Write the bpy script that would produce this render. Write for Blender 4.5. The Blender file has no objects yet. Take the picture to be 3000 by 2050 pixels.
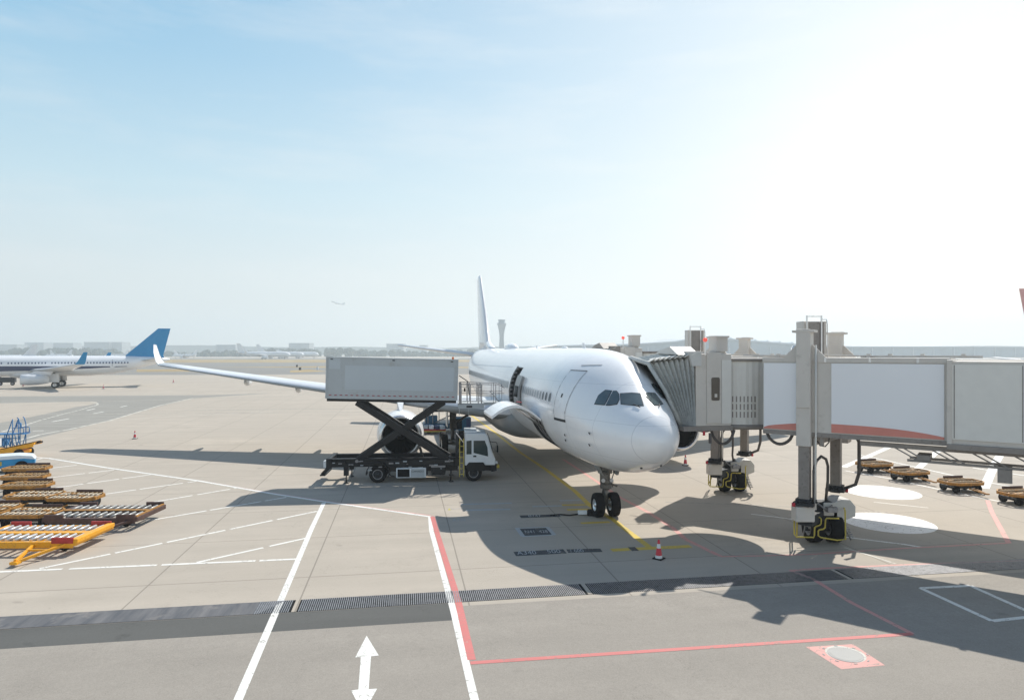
import bpy, bmesh, math, random
from mathutils import Vector, Matrix
from mathutils.bvhtree import BVHTree
random.seed(7)
R = math.radians
F, H, Y0, CX = 1960.0, 7.59, 1034.0, 1500.0
TH = 0.16                      # bearing of the apron grid
scene = bpy.context.scene
COL = scene.collection

def G(px, py, z=0.0):
    d = (H - z) * F / (py - Y0)
    return ((px - CX) / F * d, d)
def PT(px, py, d):
    return Vector(((px - CX) / F * d, d, H - (py - Y0) / F * d))

# ------------------------------------------------------------------ materials
def new_mat(name):
    m = bpy.data.materials.new(name); m.use_nodes = True
    nt = m.node_tree
    return m, nt, nt.nodes['Principled BSDF']
def node(nt, t, **kw):
    n = nt.nodes.new(t)
    for k, v in kw.items():
        if k in n.inputs: n.inputs[k].default_value = v
        else: setattr(n, k, v)
    return n
def mixc(nt, fac, a, b, mode='MIX'):
    n = nt.nodes.new('ShaderNodeMix'); n.data_type = 'RGBA'; n.blend_type = mode
    for idx, v in ((0, fac), (6, a), (7, b)):
        if hasattr(v, 'node'): nt.links.new(v, n.inputs[idx])
        else: n.inputs[idx].default_value = v if idx == 0 else (*v[:3], 1)
    return n.outputs[2]
def math_(nt, op, a, b=0.0, clamp=False):
    n = nt.nodes.new('ShaderNodeMath'); n.operation = op; n.use_clamp = clamp
    for i, v in enumerate((a, b)):
        if hasattr(v, 'node'): nt.links.new(v, n.inputs[i])
        else: n.inputs[i].default_value = v
    return n.outputs[0]
def noise(nt, scale, detail=4, vec=None, rough=0.55):
    n = node(nt, 'ShaderNodeTexNoise'); n.inputs['Scale'].default_value = scale
    n.inputs['Detail'].default_value = detail; n.inputs['Roughness'].default_value = rough
    if vec is None:
        tc = node(nt, 'ShaderNodeTexCoord'); vec = tc.outputs['Object']
    nt.links.new(vec, n.inputs['Vector'])
    return n.outputs['Fac']
def ramp(nt, fac, p0, p1, c0=(0, 0, 0), c1=(1, 1, 1)):
    n = node(nt, 'ShaderNodeValToRGB'); e = n.color_ramp.elements
    e[0].position = p0; e[1].position = p1; e[0].color = (*c0, 1); e[1].color = (*c1, 1)
    nt.links.new(fac, n.inputs[0]); return n.outputs[0]
def bump(nt, p, h, strength=0.3, dist=0.02):
    b = node(nt, 'ShaderNodeBump'); b.inputs['Strength'].default_value = strength
    b.inputs['Distance'].default_value = dist
    nt.links.new(h, b.inputs['Height']); nt.links.new(b.outputs[0], p.inputs['Normal'])
def M(name, col, rough=0.5, metal=0.0, var=0.10, scale=3.0, coat=0.0, bumpd=0.0, dirt=None, dirtamt=0.0, spec=0.5):
    m, nt, p = new_mat(name)
    n1 = noise(nt, scale, 6)
    lo = tuple(c * (1 - var) for c in col); hi = tuple(min(1, c * (1 + var)) for c in col)
    out = mixc(nt, ramp(nt, n1, 0.3, 0.7), lo, hi)
    if dirt:
        n2 = noise(nt, scale * 2.3, 8, rough=0.7)
        out = mixc(nt, ramp(nt, n2, 0.62 - dirtamt, 0.72, (0, 0, 0), (0.85,) * 3), out, dirt)
    nt.links.new(out, p.inputs['Base Color'])
    rr = node(nt, 'ShaderNodeMapRange'); rr.inputs[3].default_value = max(0.02, rough - 0.06); rr.inputs[4].default_value = min(1, rough + 0.08)
    nt.links.new(n1, rr.inputs[0]); nt.links.new(rr.outputs[0], p.inputs['Roughness'])
    p.inputs['Metallic'].default_value = metal
    p.inputs['Coat Weight'].default_value = coat
    p.inputs['Specular IOR Level'].default_value = spec
    if bumpd: bump(nt, p, noise(nt, scale * 6, 6), 0.5, bumpd)
    return m

MT = {}
MT['white'] = M('aircraft_white_paint', (0.86, 0.865, 0.87), 0.24, var=0.015, scale=0.6, coat=0.25)
MT['winggrey'] = M('aircraft_wing_grey', (0.72, 0.74, 0.76), 0.32, var=0.04, scale=0.8)
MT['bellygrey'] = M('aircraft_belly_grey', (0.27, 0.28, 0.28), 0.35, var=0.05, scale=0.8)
MT['alu'] = M('bare_aluminium', (0.70, 0.71, 0.72), 0.28, metal=0.9, var=0.06)
MT['steel'] = M('dull_steel', (0.30, 0.30, 0.31), 0.45, metal=0.6, var=0.15, dirt=(0.05, 0.045, 0.04), dirtamt=0.1)
MT['gearmetal'] = M('landing_gear_grey', (0.17, 0.165, 0.155), 0.5, metal=0.2, var=0.25, dirt=(0.05, 0.045, 0.04), dirtamt=0.12)
MT['dark'] = M('dark_cavity', (0.008, 0.009, 0.010), 0.8, spec=0.2)
MT['darkgrey'] = M('dark_grey_metal', (0.030, 0.033, 0.037), 0.55, metal=0.1, var=0.25, spec=0.3)
MT['blackpaint'] = M('black_chassis_paint', (0.012, 0.013, 0.015), 0.42, var=0.3, dirt=(0.05, 0.045, 0.04), dirtamt=0.03, spec=0.3)
MT['rubber'] = M('black_rubber', (0.011, 0.011, 0.012), 0.8, var=0.25, dirt=(0.035, 0.033, 0.03), dirtamt=0.05, spec=0.25)
MT['glass'] = M('cockpit_glass', (0.075, 0.105, 0.115), 0.06, var=0.1, coat=0.5)
MT['glass2'] = M('vehicle_glass', (0.03, 0.05, 0.05), 0.06, var=0.1)
MT['cabinwin'] = M('cabin_window_glass', (0.13, 0.15, 0.17), 0.1, var=0.1)
MT['blindwin'] = M('cabin_window_blind', (0.27, 0.30, 0.32), 0.3, var=0.1)
MT['boxgrey'] = M('truck_box_grey', (0.43, 0.465, 0.48), 0.45, var=0.05, scale=0.8, dirt=(0.36, 0.37, 0.36), dirtamt=0.06)
MT['boxpanel'] = M('truck_box_panel_blue_grey', (0.47, 0.52, 0.55), 0.42, var=0.02, scale=0.5)
MT['cabwhite'] = M('truck_cab_white', (0.72, 0.76, 0.78), 0.3, var=0.04, coat=0.2)
MT['yellow'] = M('safety_yellow', (0.52, 0.42, 0.07), 0.45, var=0.15, dirt=(0.2, 0.14, 0.04), dirtamt=0.06)
MT['dollyyellow'] = M('dolly_yellow_orange', (0.85, 0.38, 0.01), 0.4, var=0.08, dirt=(0.32, 0.14, 0.03), dirtamt=0.05)
MT['dollybrown'] = M('faded_dolly_ochre', (0.40, 0.185, 0.03), 0.6, var=0.4, scale=5, dirt=(0.12, 0.08, 0.05), dirtamt=0.12)
MT['rustbrown'] = M('rusty_brown_steel', (0.10, 0.055, 0.045), 0.65, var=0.3, dirt=(0.04, 0.03, 0.03), dirtamt=0.1)
MT['roller'] = M('steel_rollers', (0.62, 0.63, 0.64), 0.35, metal=0.5, var=0.1)
MT['rollerdull'] = M('dull_steel_rollers', (0.27, 0.185, 0.095), 0.6, metal=0.1, var=0.4, scale=9)
MT['redpaint'] = M('red_paint', (0.42, 0.03, 0.03), 0.45, var=0.2)
MT['conered'] = M('cone_red', (0.62, 0.04, 0.06), 0.5, var=0.1)
MT['conewhite'] = M('cone_white', (0.75, 0.75, 0.74), 0.5, var=0.06)
MT['bluepaint'] = M('blue_frame_paint', (0.04, 0.19, 0.42), 0.45, var=0.2)
MT['bluebody'] = M('bright_blue_body', (0.02, 0.27, 0.55), 0.35, var=0.08)
MT['tealbox'] = M('blue_container_paint', (0.02, 0.10, 0.17), 0.45, var=0.15)
MT['tailblue'] = M('tail_fin_blue', (0.0, 0.235, 0.50), 0.4, var=0.03)
MT['navy'] = M('navy_stripe', (0.03, 0.05, 0.12), 0.3, var=0.05)
MT['bridgegrey'] = M('boarding_bridge_grey', (0.62, 0.575, 0.52), 0.5, var=0.05, scale=1.2, dirt=(0.48, 0.44, 0.39), dirtamt=0.06)
MT['bridgedark'] = M('boarding_bridge_column_grey', (0.27, 0.24, 0.215), 0.5, var=0.1, dirt=(0.12, 0.1, 0.09), dirtamt=0.06)
MT['bridgewhite'] = M('boarding_bridge_white_panel', (0.86, 0.86, 0.87), 0.45, var=0.015, scale=0.4)
MT['drum'] = M('curtain_slats_cream', (0.74, 0.72, 0.67), 0.45, var=0.03)
MT['bellows'] = M('canopy_fabric_grey', (0.50, 0.51, 0.49), 0.75, var=0.12, scale=4, dirt=(0.18, 0.18, 0.17), dirtamt=0.08, bumpd=0.01)
MT['bridgeglass'] = M('bridge_brown_glass', (0.09, 0.075, 0.06), 0.15, var=0.1)
MT['stripered'] = M('panel_red_stripe', (0.66, 0.24, 0.19), 0.45, var=0.05)
MT['hose'] = M('grey_hose', (0.10, 0.09, 0.085), 0.65, var=0.15)
MT['orange'] = M('orange_lens', (0.8, 0.18, 0.02), 0.3)
MT['bluegreyt'] = M('tower_concrete', (0.30, 0.33, 0.35), 0.7, var=0.05, scale=0.05)
MT['facade'] = M('far_building_wall', (0.40, 0.43, 0.45), 0.7, var=0.08, scale=0.05)
MT['roofmetal'] = M('terminal_roof_metal', (0.42, 0.46, 0.50), 0.4, var=0.05, scale=0.02)
MT['facadeglass'] = M('terminal_facade_glass', (0.22, 0.28, 0.33), 0.3, var=0.15, scale=0.05)
MT['tree'] = M('far_tree_leaves', (0.03, 0.055, 0.045), 0.9, var=0.4, scale=0.08)
MT['reflred'] = M('reflector_red', (0.35, 0.05, 0.06), 0.4)
MT['manhole'] = M('manhole_steel', (0.19, 0.195, 0.195), 0.5, metal=0.3, var=0.08)

def rotcoord(nt):
    tc = node(nt, 'ShaderNodeTexCoord')
    mp = node(nt, 'ShaderNodeMapping'); mp.inputs['Rotation'].default_value = (0, 0, -TH)
    nt.links.new(tc.outputs['Object'], mp.inputs['Vector'])
    sp = node(nt, 'ShaderNodeSeparateXYZ'); nt.links.new(mp.outputs[0], sp.inputs[0])
    return mp.outputs[0], sp.outputs[0], sp.outputs[1]
def joint(nt, c, off, step, w):
    a = math_(nt, 'SUBTRACT', c, off); a = math_(nt, 'DIVIDE', a, step)
    a = math_(nt, 'FRACT', a); a = math_(nt, 'SUBTRACT', a, 0.5); a = math_(nt, 'ABSOLUTE', a)
    return math_(nt, 'GREATER_THAN', a, 0.5 - w / step / 2)
def stretched(nt, vec, sx, sy):
    mp = node(nt, 'ShaderNodeMapping'); mp.inputs['Scale'].default_value = (sx, sy, 1)
    nt.links.new(vec, mp.inputs['Vector']); return mp.outputs[0]
def concrete(name, col, joints=True, fine=0.12, stain=0.8, joff=(1.94, 23.5), jstep=(5.1, 5.0), jdark=0.62, coarse=0.0):
    m, nt, p = new_mat(name)
    vec, u, v = rotcoord(nt)
    big = noise(nt, 0.045, 5, vec); mid = noise(nt, 0.5, 6, vec, 0.65); sm = noise(nt, 9.0, 5, vec, 0.7)
    streak = noise(nt, 1.0, 5, stretched(nt, vec, 0.10, 0.9))
    c = mixc(nt, ramp(nt, big, 0.35, 0.65), tuple(x * 0.90 for x in col), tuple(x * 1.07 for x in col))
    c = mixc(nt, ramp(nt, streak, 0.35, 0.68), c, tuple(x * 0.82 for x in col)) if stain else c
    band = noise(nt, 1.0, 4, stretched(nt, vec, 0.012, 0.11), 0.6)
    c = mixc(nt, math_(nt, 'MULTIPLY', ramp(nt, band, 0.50, 0.68), 0.55 * stain), c, tuple(x * 0.72 for x in col))
    lt = noise(nt, 0.22, 5, vec, 0.7)
    c = mixc(nt, math_(nt, 'MULTIPLY', ramp(nt, lt, 0.55, 0.72), 0.5 * stain), c, tuple(min(1, x * 1.10) for x in col))
    c = mixc(nt, math_(nt, 'MULTIPLY', ramp(nt, mid, 0.45, 0.75), 0.5 * stain + 0.15), c, tuple(x * 0.74 for x in col))
    c = mixc(nt, math_(nt, 'MULTIPLY', ramp(nt, sm, 0.35, 0.65), fine + 0.12), c, tuple(x * 0.68 for x in col))
    # tiny dark specks and oil spots
    sp = noise(nt, 0.9, 3, vec, 0.4)
    c = mixc(nt, math_(nt, 'MULTIPLY', ramp(nt, sp, 0.71, 0.76), 0.55), c, tuple(x * 0.45 for x in col))
    sp2 = noise(nt, 0.16, 6, vec, 0.62)
    c = mixc(nt, math_(nt, 'MULTIPLY', ramp(nt, sp2, 0.60, 0.74), 0.45 * stain), c, tuple(x * 0.62 for x in col))
    ck = noise(nt, 0.42, 6, vec, 0.62)
    ck = math_(nt, 'LESS_THAN', math_(nt, 'ABSOLUTE', math_(nt, 'SUBTRACT', ck, 0.5)), 0.0022)
    c = mixc(nt, math_(nt, 'MULTIPLY', math_(nt, 'MULTIPLY', ck, ramp(nt, mid, 0.42, 0.55)), 0.45), c, tuple(x * 0.45 for x in col))
    if joints:
        wn = node(nt, 'ShaderNodeTexWhiteNoise'); wn.noise_dimensions = '2D'
        cb = node(nt, 'ShaderNodeCombineXYZ')
        for k, (cc, o, s) in enumerate(((u, joff[0], jstep[0]), (v, joff[1], jstep[1]))):
            f = math_(nt, 'FLOOR', math_(nt, 'DIVIDE', math_(nt, 'SUBTRACT', cc, o), s))
            nt.links.new(f, cb.inputs[k])
        nt.links.new(cb.outputs[0], wn.inputs['Vector'])
        c = mixc(nt, math_(nt, 'MULTIPLY', wn.outputs['Value'], 0.7), c, tuple(x * 0.84 for x in col))
        j = math_(nt, 'MAXIMUM', joint(nt, u, joff[0], jstep[0], 0.05), joint(nt, v, joff[1], jstep[1], 0.05))
        c = mixc(nt, math_(nt, 'MULTIPLY', j, jdark), c, tuple(x * 0.35 for x in col))
    if coarse > 0.15:
        g1_ = noise(nt, 2.2, 8, vec, 0.75); g2_ = noise(nt, 0.35, 6, stretched(nt, vec, 0.6, 1.4), 0.6); g3_ = noise(nt, 26.0, 3, vec, 0.6)
        c = mixc(nt, math_(nt, 'MULTIPLY', ramp(nt, g1_, 0.44, 0.66), 0.42), c, tuple(x * 0.70 for x in col))
        c = mixc(nt, math_(nt, 'MULTIPLY', ramp(nt, g2_, 0.50, 0.62), 0.40), c, tuple(x * 0.80 for x in col))
        c = mixc(nt, math_(nt, 'MULTIPLY', ramp(nt, g3_, 0.60, 0.68), 0.30), c, tuple(min(1, x * 1.45) for x in col))
    if coarse:
        vo = node(nt, 'ShaderNodeTexVoronoi'); vo.inputs['Scale'].default_value = 32
        nt.links.new(vec, vo.inputs['Vector'])
        c = mixc(nt, math_(nt, 'MULTIPLY', ramp(nt, vo.outputs['Distance'], 0.2, 0.7), coarse), c, tuple(min(1, x * 1.5) for x in col))
    nt.links.new(c, p.inputs['Base Color']); p.inputs['Roughness'].default_value = 0.85
    p.inputs['Specular IOR Level'].default_value = 0.3
    bump(nt, p, sm, 0.35, 0.01)
    return m
CONC = (0.50, 0.441, 0.368)
MT['apron'] = concrete('apron_concrete', CONC)
MT['road'] = concrete('worn_grey_asphalt', (0.345, 0.312, 0.270), joints=False, fine=0.35, stain=1.0, coarse=0.16)
m, nt, p = new_mat('aircraft_hull_paint')
tc = node(nt, 'ShaderNodeTexCoord'); sx = node(nt, 'ShaderNodeSeparateXYZ'); nt.links.new(tc.outputs['Object'], sx.inputs[0])
n1 = noise(nt, 0.5, 6); n2 = noise(nt, 2.0, 8, rough=0.7)
c = mixc(nt, ramp(nt, n1, 0.35, 0.65), (0.84, 0.85, 0.86), (0.88, 0.885, 0.89))
c = mixc(nt, math_(nt, 'MULTIPLY', ramp(nt, n2, 0.55, 0.75), 0.35), c, (0.76, 0.76, 0.75))
sm_ = math_(nt, 'MAXIMUM', joint(nt, sx.outputs[1], 0.35, 2.14, 0.022), joint(nt, sx.outputs[2], 0.62, 1.42, 0.016))
c = mixc(nt, math_(nt, 'MULTIPLY', sm_, 0.42), c, (0.45, 0.46, 0.48))
nt.links.new(c, p.inputs['Base Color']); p.inputs['Roughness'].default_value = 0.23; p.inputs['Coat Weight'].default_value = 0.25
MT['hull'] = m
m, nt, p = new_mat('worn_drain_cover_steel')
vec, u, v = rotcoord(nt)
a_ = noise(nt, 1.0, 6, stretched(nt, vec, 3.0, 0.35), 0.65); b_ = noise(nt, 0.6, 6, vec, 0.7)
c = mixc(nt, ramp(nt, a_, 0.35, 0.70), (0.075, 0.08, 0.09), (0.17, 0.165, 0.165))
c = mixc(nt, ramp(nt, b_, 0.58, 0.70), c, (0.24, 0.22, 0.20))
nt.links.new(c, p.inputs['Base Color']); p.inputs['Roughness'].default_value = 0.75
MT['worn'] = m
MT['patch'] = concrete('dark_asphalt_patch', (0.115, 0.115, 0.108), joints=False, stain=0.3, coarse=0.12)
MT['taxi'] = concrete('grey_taxiway', (0.33, 0.315, 0.28), joints=False, stain=0.6)
MT['fartaxi'] = concrete('far_taxiway', (0.27, 0.26, 0.24), joints=False, stain=0.6)
MT['drygrass'] = M('dry_grass', (0.34, 0.25, 0.12), 0.95, var=0.3, scale=0.04)
def paint(name, col, under=CONC, wear=0.6, scale=3.0):
    m, nt, p = new_mat(name)
    vec, u, v = rotcoord(nt)
    n = noise(nt, scale, 8, vec, 0.7); n2 = noise(nt, 0.6, 4, vec)
    c = mixc(nt, ramp(nt, n2, 0.3, 0.7), tuple(x * 0.9 for x in col), col)
    c = mixc(nt, ramp(nt, n, wear, wear + 0.06), c, tuple(x * 0.85 for x in under))
    cr = noise(nt, 1.6, 2, stretched(nt, vec, 1.0, 1.7), 0.4)
    cr = math_(nt, 'ABSOLUTE', math_(nt, 'SUBTRACT', cr, 0.5))
    c = mixc(nt, math_(nt, 'MULTIPLY', math_(nt, 'LESS_THAN', cr, 0.006), 0.7), c, tuple(x * 0.5 for x in under))
    nt.links.new(c, p.inputs['Base Color']); p.inputs['Roughness'].default_value = 0.7
    return m
MT['oil'] = paint('old_oil_stain', (0.26, 0.24, 0.20), (0.42, 0.38, 0.32), wear=0.46, scale=2.0)
MT['streak'] = paint('rubber_streak_grey', (0.30, 0.275, 0.235), wear=0.50)
MT['pwhite'] = paint('white_road_paint', (0.80, 0.79, 0.74), wear=0.64)
MT['pwhiteworn'] = paint('worn_white_road_paint', (0.82, 0.80, 0.74), wear=0.61)
MT['pwhitefaint'] = paint('faint_white_road_paint', (0.62, 0.59, 0.52), wear=0.55)
MT['pred'] = paint('red_road_paint', (0.60, 0.18, 0.165), wear=0.62)
MT['ppink'] = paint('faded_red_road_paint', (0.66, 0.33, 0.29), wear=0.58)
MT['pyellow'] = paint('yellow_road_paint', (0.66, 0.48, 0.07), wear=0.60)
MT['pblack'] = paint('black_road_paint', (0.05, 0.055, 0.06), wear=0.62)
MT['pgrey'] = paint('dull_grey_road_paint', (0.42, 0.44, 0.45), wear=0.60)
MT['pyelsq'] = paint('small_yellow_paint', (0.6, 0.55, 0.05), wear=0.7)
MT['ppad'] = paint('white_pad_paint', (0.88, 0.86, 0.83), wear=0.68)

# ------------------------------------------------------------------ mesh builder
class MB:
    def __init__(s): s.v = []; s.f = []; s.mi = []; s.sm = []
    def add(s, vs, fs, m=0, smooth=False):
        o = len(s.v); s.v += [tuple(v) for v in vs]
        for f in fs: s.f.append([i + o for i in f]); s.mi.append(m); s.sm.append(smooth)
        return s
    def box(s, c, d, rot=None, m=0):
        c = Vector(c); hx, hy, hz = (x / 2 for x in d)
        vs = [Vector((sx * hx, sy * hy, sz * hz)) for sx in (-1, 1) for sy in (-1, 1) for sz in (-1, 1)]
        if rot is not None: vs = [rot @ v for v in vs]
        return s.add([v + c for v in vs], [(0, 1, 3, 2), (4, 6, 7, 5), (0, 4, 5, 1), (2, 3, 7, 6), (0, 2, 6, 4), (1, 5, 7, 3)], m)
    def box2(s, a, b, m=0):
        return s.box([(x + y) / 2 for x, y in zip(a, b)], [abs(y - x) for x, y in zip(a, b)], None, m)
    def beam(s, p0, p1, w, h, m=0, up=(0, 0, 1)):
        p0, p1 = Vector(p0), Vector(p1); d = p1 - p0; L = d.length
        x = d.normalized(); u = Vector(up)
        if abs(x.dot(u)) > 0.98: u = Vector((0, 1, 0))
        y = u.cross(x).normalized(); z = x.cross(y)
        return s.box((p0 + p1) / 2, (L, w, h), Matrix((x, y, z)).transposed(), m)
    def frame_of(s, d):
        d = d.normalized(); u = Vector((0, 0, 1)) if abs(d.z) < 0.95 else Vector((1, 0, 0))
        a = u.cross(d).normalized(); return a, d.cross(a)
    def cyl(s, p0, p1, r0, r1=None, n=16, caps=True, m=0, smooth=True):
        p0, p1 = Vector(p0), Vector(p1); r1 = r0 if r1 is None else r1
        a, b = s.frame_of(p1 - p0); vs = []
        for p, r in ((p0, r0), (p1, r1)):
            for i in range(n):
                t = 2 * math.pi * i / n; vs.append(p + a * (r * math.cos(t)) + b * (r * math.sin(t)))
        s.add(vs, [(i, (i + 1) % n, n + (i + 1) % n, n + i) for i in range(n)], m, smooth)
        if caps:
            s.add(vs[:n], [tuple(range(n - 1, -1, -1))], m); s.add(vs[n:], [tuple(range(n))], m)
        return s
    def tube(s, path, r, n=6, m=0):
        path = [Vector(p) for p in path]; rings = []
        pa = None
        for i, p in enumerate(path):
            d = (path[min(i + 1, len(path) - 1)] - path[max(i - 1, 0)])
            a, b = s.frame_of(d)
            if pa is not None:
                dn = d.normalized(); a = (pa - dn * pa.dot(dn)).normalized(); b = dn.cross(a)
            pa = a
            rings.append([p + a * (r * math.cos(2 * math.pi * k / n)) + b * (r * math.sin(2 * math.pi * k / n)) for k in range(n)])
        return s.loft(rings, m=m)
    def loft(s, rings, closed=True, caps=(True, True), m=0, smooth=True, skip=None):
        n = len(rings[0]); vs = [p for r in rings for p in r]; fs = []
        for j in range(len(rings) - 1):
            for i in range(n if closed else n - 1):
                if skip and skip(j, i): continue
                k = (i + 1) % n; fs.append((j * n + i, j * n + k, (j + 1) * n + k, (j + 1) * n + i))
        s.add(vs, fs, m, smooth)
        if closed and caps[0]: s.add(rings[0], [tuple(range(n - 1, -1, -1))], m)
        if closed and caps[1]: s.add(rings[-1], [tuple(range(n))], m)
        return s
    def lathe(s, prof, o, axis, n=32, m=0, smooth=True):
        o = Vector(o); ax = Vector(axis).normalized(); a, b = s.frame_of(ax)
        rings = [[o + ax * h + a * (r * math.cos(2 * math.pi * i / n)) + b * (r * math.sin(2 * math.pi * i / n)) for i in range(n)] for r, h in prof]
        return s.loft(rings, caps=(False, False), m=m, smooth=smooth)
    def prism(s, pts, ext, m=0):
        pts = [Vector(p) for p in pts]; e = Vector(ext); n = len(pts)
        s.add(pts + [p + e for p in pts], [tuple(range(n))[::-1], tuple(range(n, 2 * n))] + [(i, (i + 1) % n, n + (i + 1) % n, n + i) for i in range(n)], m)
        return s
    def ball(s, c, r, n=12, m=0, sq=(1, 1, 1)):
        prof = []; c = Vector(c); rings = []
        for j in range(n // 2 + 1):
            t = math.pi * j / (n // 2); rr = max(1e-4, math.sin(t))
            rings.append([c + Vector((sq[0] * r * rr * math.cos(2 * math.pi * i / n), sq[1] * r * rr * math.sin(2 * math.pi * i / n), -sq[2] * r * math.cos(t))) for i in range(n)])
        return s.loft(rings, caps=(False, False), m=m)
    def mesh(s, name, mats):
        me = bpy.data.meshes.new(name); me.from_pydata(s.v, [], s.f)
        for m in mats: me.materials.append(MT[m] if isinstance(m, str) else m)
        me.polygons.foreach_set('material_index', s.mi); me.polygons.foreach_set('use_smooth', s.sm)
        bm = bmesh.new(); bm.from_mesh(me); bmesh.ops.remove_doubles(bm, verts=bm.verts, dist=1e-5)
        bmesh.ops.recalc_face_normals(bm, faces=bm.faces); bm.to_mesh(me); bm.free()
        me.update(); return me
    def build(s, name, mats, parent=None, bevel=0.0, loc=None, rot=None, keep=False):
        if isinstance(mats, str): mats = [mats]
        o = bpy.data.objects.new(name, s.mesh(name, mats)); COL.objects.link(o)
        if parent is not None: o.parent = parent
        if loc is not None: o.location = loc
        if rot is not None: o.rotation_euler = rot
        if bevel:
            b = o.modifiers.new('edge_bevel', 'BEVEL'); b.width = bevel; b.segments = 2; b.limit_method = 'ANGLE'; b.angle_limit = R(40)
        return o
def tag(o, label, cat, group=None):
    o['label'] = label; o['category'] = cat
    if group: o['group'] = group
    return o
def thing(name, label, cat, loc=(0, 0, 0), rotz=0.0, group=None):
    o = bpy.data.objects.new(name, None); o.empty_display_size = 0.3; COL.objects.link(o)
    o.location = loc; o.rotation_euler = (0, 0, rotz); tag(o, label, cat, group); return o
def struct(o, kind='structure'):
    o['kind'] = kind; return o
def copy_tree(o, parent=None, loc=None, rotz=None, label=None, group=None):
    c = o.copy(); COL.objects.link(c)
    if parent is not None: c.parent = parent
    if loc is not None: c.location = loc
    if rotz is not None: c.rotation_euler = (0, 0, rotz)
    if label: c['label'] = label
    if group: c['group'] = group
    for ch in list(o.children): copy_tree(ch, c)
    return c
WM = {}
def wheel(parent, loc, r, w, axis='x', rim='alu', name='wheel', rimr=0.55, bothrims=True):
    key = (round(r, 3), round(w, 3), rim, rimr)
    if key not in WM:
        t = MB(); hw = w / 2
        prof = [(r * rimr, -hw * 0.85), (r * 0.8, -hw), (r * 0.93, -hw * 0.92), (r * 0.985, -hw * 0.6), (r, -hw * 0.2), (r, hw * 0.2), (r * 0.985, hw * 0.6), (r * 0.93, hw * 0.92), (r * 0.8, hw), (r * rimr, hw * 0.85)]
        t.lathe(prof, (0, 0, 0), (1, 0, 0), 28)
        for gx in (-0.35, 0.0, 0.35):
            t.lathe([(r * 1.002, gx * w - 0.012), (r * 1.006, gx * w)], (0, 0, 0), (1, 0, 0), 28)
        rm = MB(); ringed = rim == 'darkgrey' and r > .45
        if ringed:
            for sg in (-1, 1): rm.lathe([(r * rimr * 1.0, sg * hw * 0.90), (r * rimr * 0.88, sg * hw * 0.90)], (0, 0, 0), (1, 0, 0), 28, m=1)
        for sg in (-1, 1):
            rm.lathe([(r * rimr, sg * hw * 0.86), (r * rimr * 0.86, sg * hw * 0.80), (r * rimr * 0.75, sg * hw * 0.45), (r * rimr * 0.35, sg * hw * 0.55), (r * rimr * 0.3, sg * hw * 0.85), (0.001, sg * hw * 0.87)], (0, 0, 0), (1, 0, 0), 20)
            for k in range(7):
                a = 2 * math.pi * k / 7
                rm.cyl((sg * hw * 0.5, r * rimr * 0.55 * math.cos(a), r * rimr * 0.55 * math.sin(a)), (sg * hw * 0.62, r * rimr * 0.55 * math.cos(a), r * rimr * 0.55 * math.sin(a)), r * rimr * 0.09, n=6)
        WM[key] = (t.mesh('tyre', ['rubber']), rm.mesh('rim', [rim, 'steel'] if ringed else [rim]))
    e = bpy.data.objects.new(name, WM[key][0]); COL.objects.link(e); e.parent = parent; e.location = loc
    if axis == 'y': e.rotation_euler = (0, 0, math.pi / 2)
    q = bpy.data.objects.new('rim', WM[key][1]); COL.objects.link(q); q.parent = e
    return e
def font_mesh(txt, size, extr=0.0):
    cu = bpy.data.curves.new('t', 'FONT'); cu.body = txt; cu.size = size; cu.align_x = 'CENTER'; cu.align_y = 'CENTER'; cu.extrude = extr
    o = bpy.data.objects.new('t', cu); COL.objects.link(o)
    dg = bpy.context.evaluated_depsgraph_get(); dg.update()
    me = bpy.data.meshes.new_from_object(o.evaluated_get(dg)); bpy.data.objects.remove(o); return me
def lettering(name, txt, size, mat, parent=None, loc=(0, 0, 0), rot=(0, 0, 0), sx=1.0, sy=1.0):
    me = font_mesh(txt, size); me.materials.clear(); me.materials.append(MT[mat])
    o = bpy.data.objects.new(name, me); COL.objects.link(o)
    if parent: o.parent = parent
    o.location = loc; o.rotation_euler = rot; o.scale = (sx, sy, 1); return o

# ------------------------------------------------------------------ camera, sun, sky
cam = bpy.data.cameras.new('camera'); co = bpy.data.objects.new('camera', cam); COL.objects.link(co)
co.location = (0, 0, H); co.rotation_euler = (R(90), 0, 0)
cam.sensor_width = 36; cam.lens = F / 3000 * 36; cam.shift_y = (Y0 - 1025) / 3000.0
cam.clip_start = 0.1; cam.clip_end = 12000; scene.camera = co
SX, SY = -0.463, -0.778
sdir = Vector((-SX, -SY, 1)).normalized()
sl = bpy.data.lights.new('sun', 'SUN'); so = bpy.data.objects.new('sun', sl); COL.objects.link(so)
sl.energy = 4.9; sl.angle = R(0.55); sl.color = (1.0, 0.955, 0.88)
so.rotation_euler = sdir.to_track_quat('Z', 'Y').to_euler(); so.location = (20, 30, 60)
elev = math.asin(sdir.z); azim = math.atan2(sdir.x, sdir.y)
w = bpy.data.worlds.new('World'); scene.world = w; w.use_nodes = True
nt = w.node_tree; nt.nodes.clear()
out = node(nt, 'ShaderNodeOutputWorld'); bg = node(nt, 'ShaderNodeBackground'); bg.inputs[1].default_value = 0.1
nt.links.new(bg.outputs[0], out.inputs[0])
sky = node(nt, 'ShaderNodeTexSky'); sky.sky_type = 'NISHITA'; sky.sun_disc = False
sky.sun_elevation = elev; sky.sun_rotation = azim; sky.air_density = 1.2; sky.dust_density = 2.0
tc = node(nt, 'ShaderNodeTexCoord')
nrm = node(nt, 'ShaderNodeVectorMath'); nrm.operation = 'NORMALIZE'; nt.links.new(tc.outputs['Generated'], nrm.inputs[0])
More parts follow.
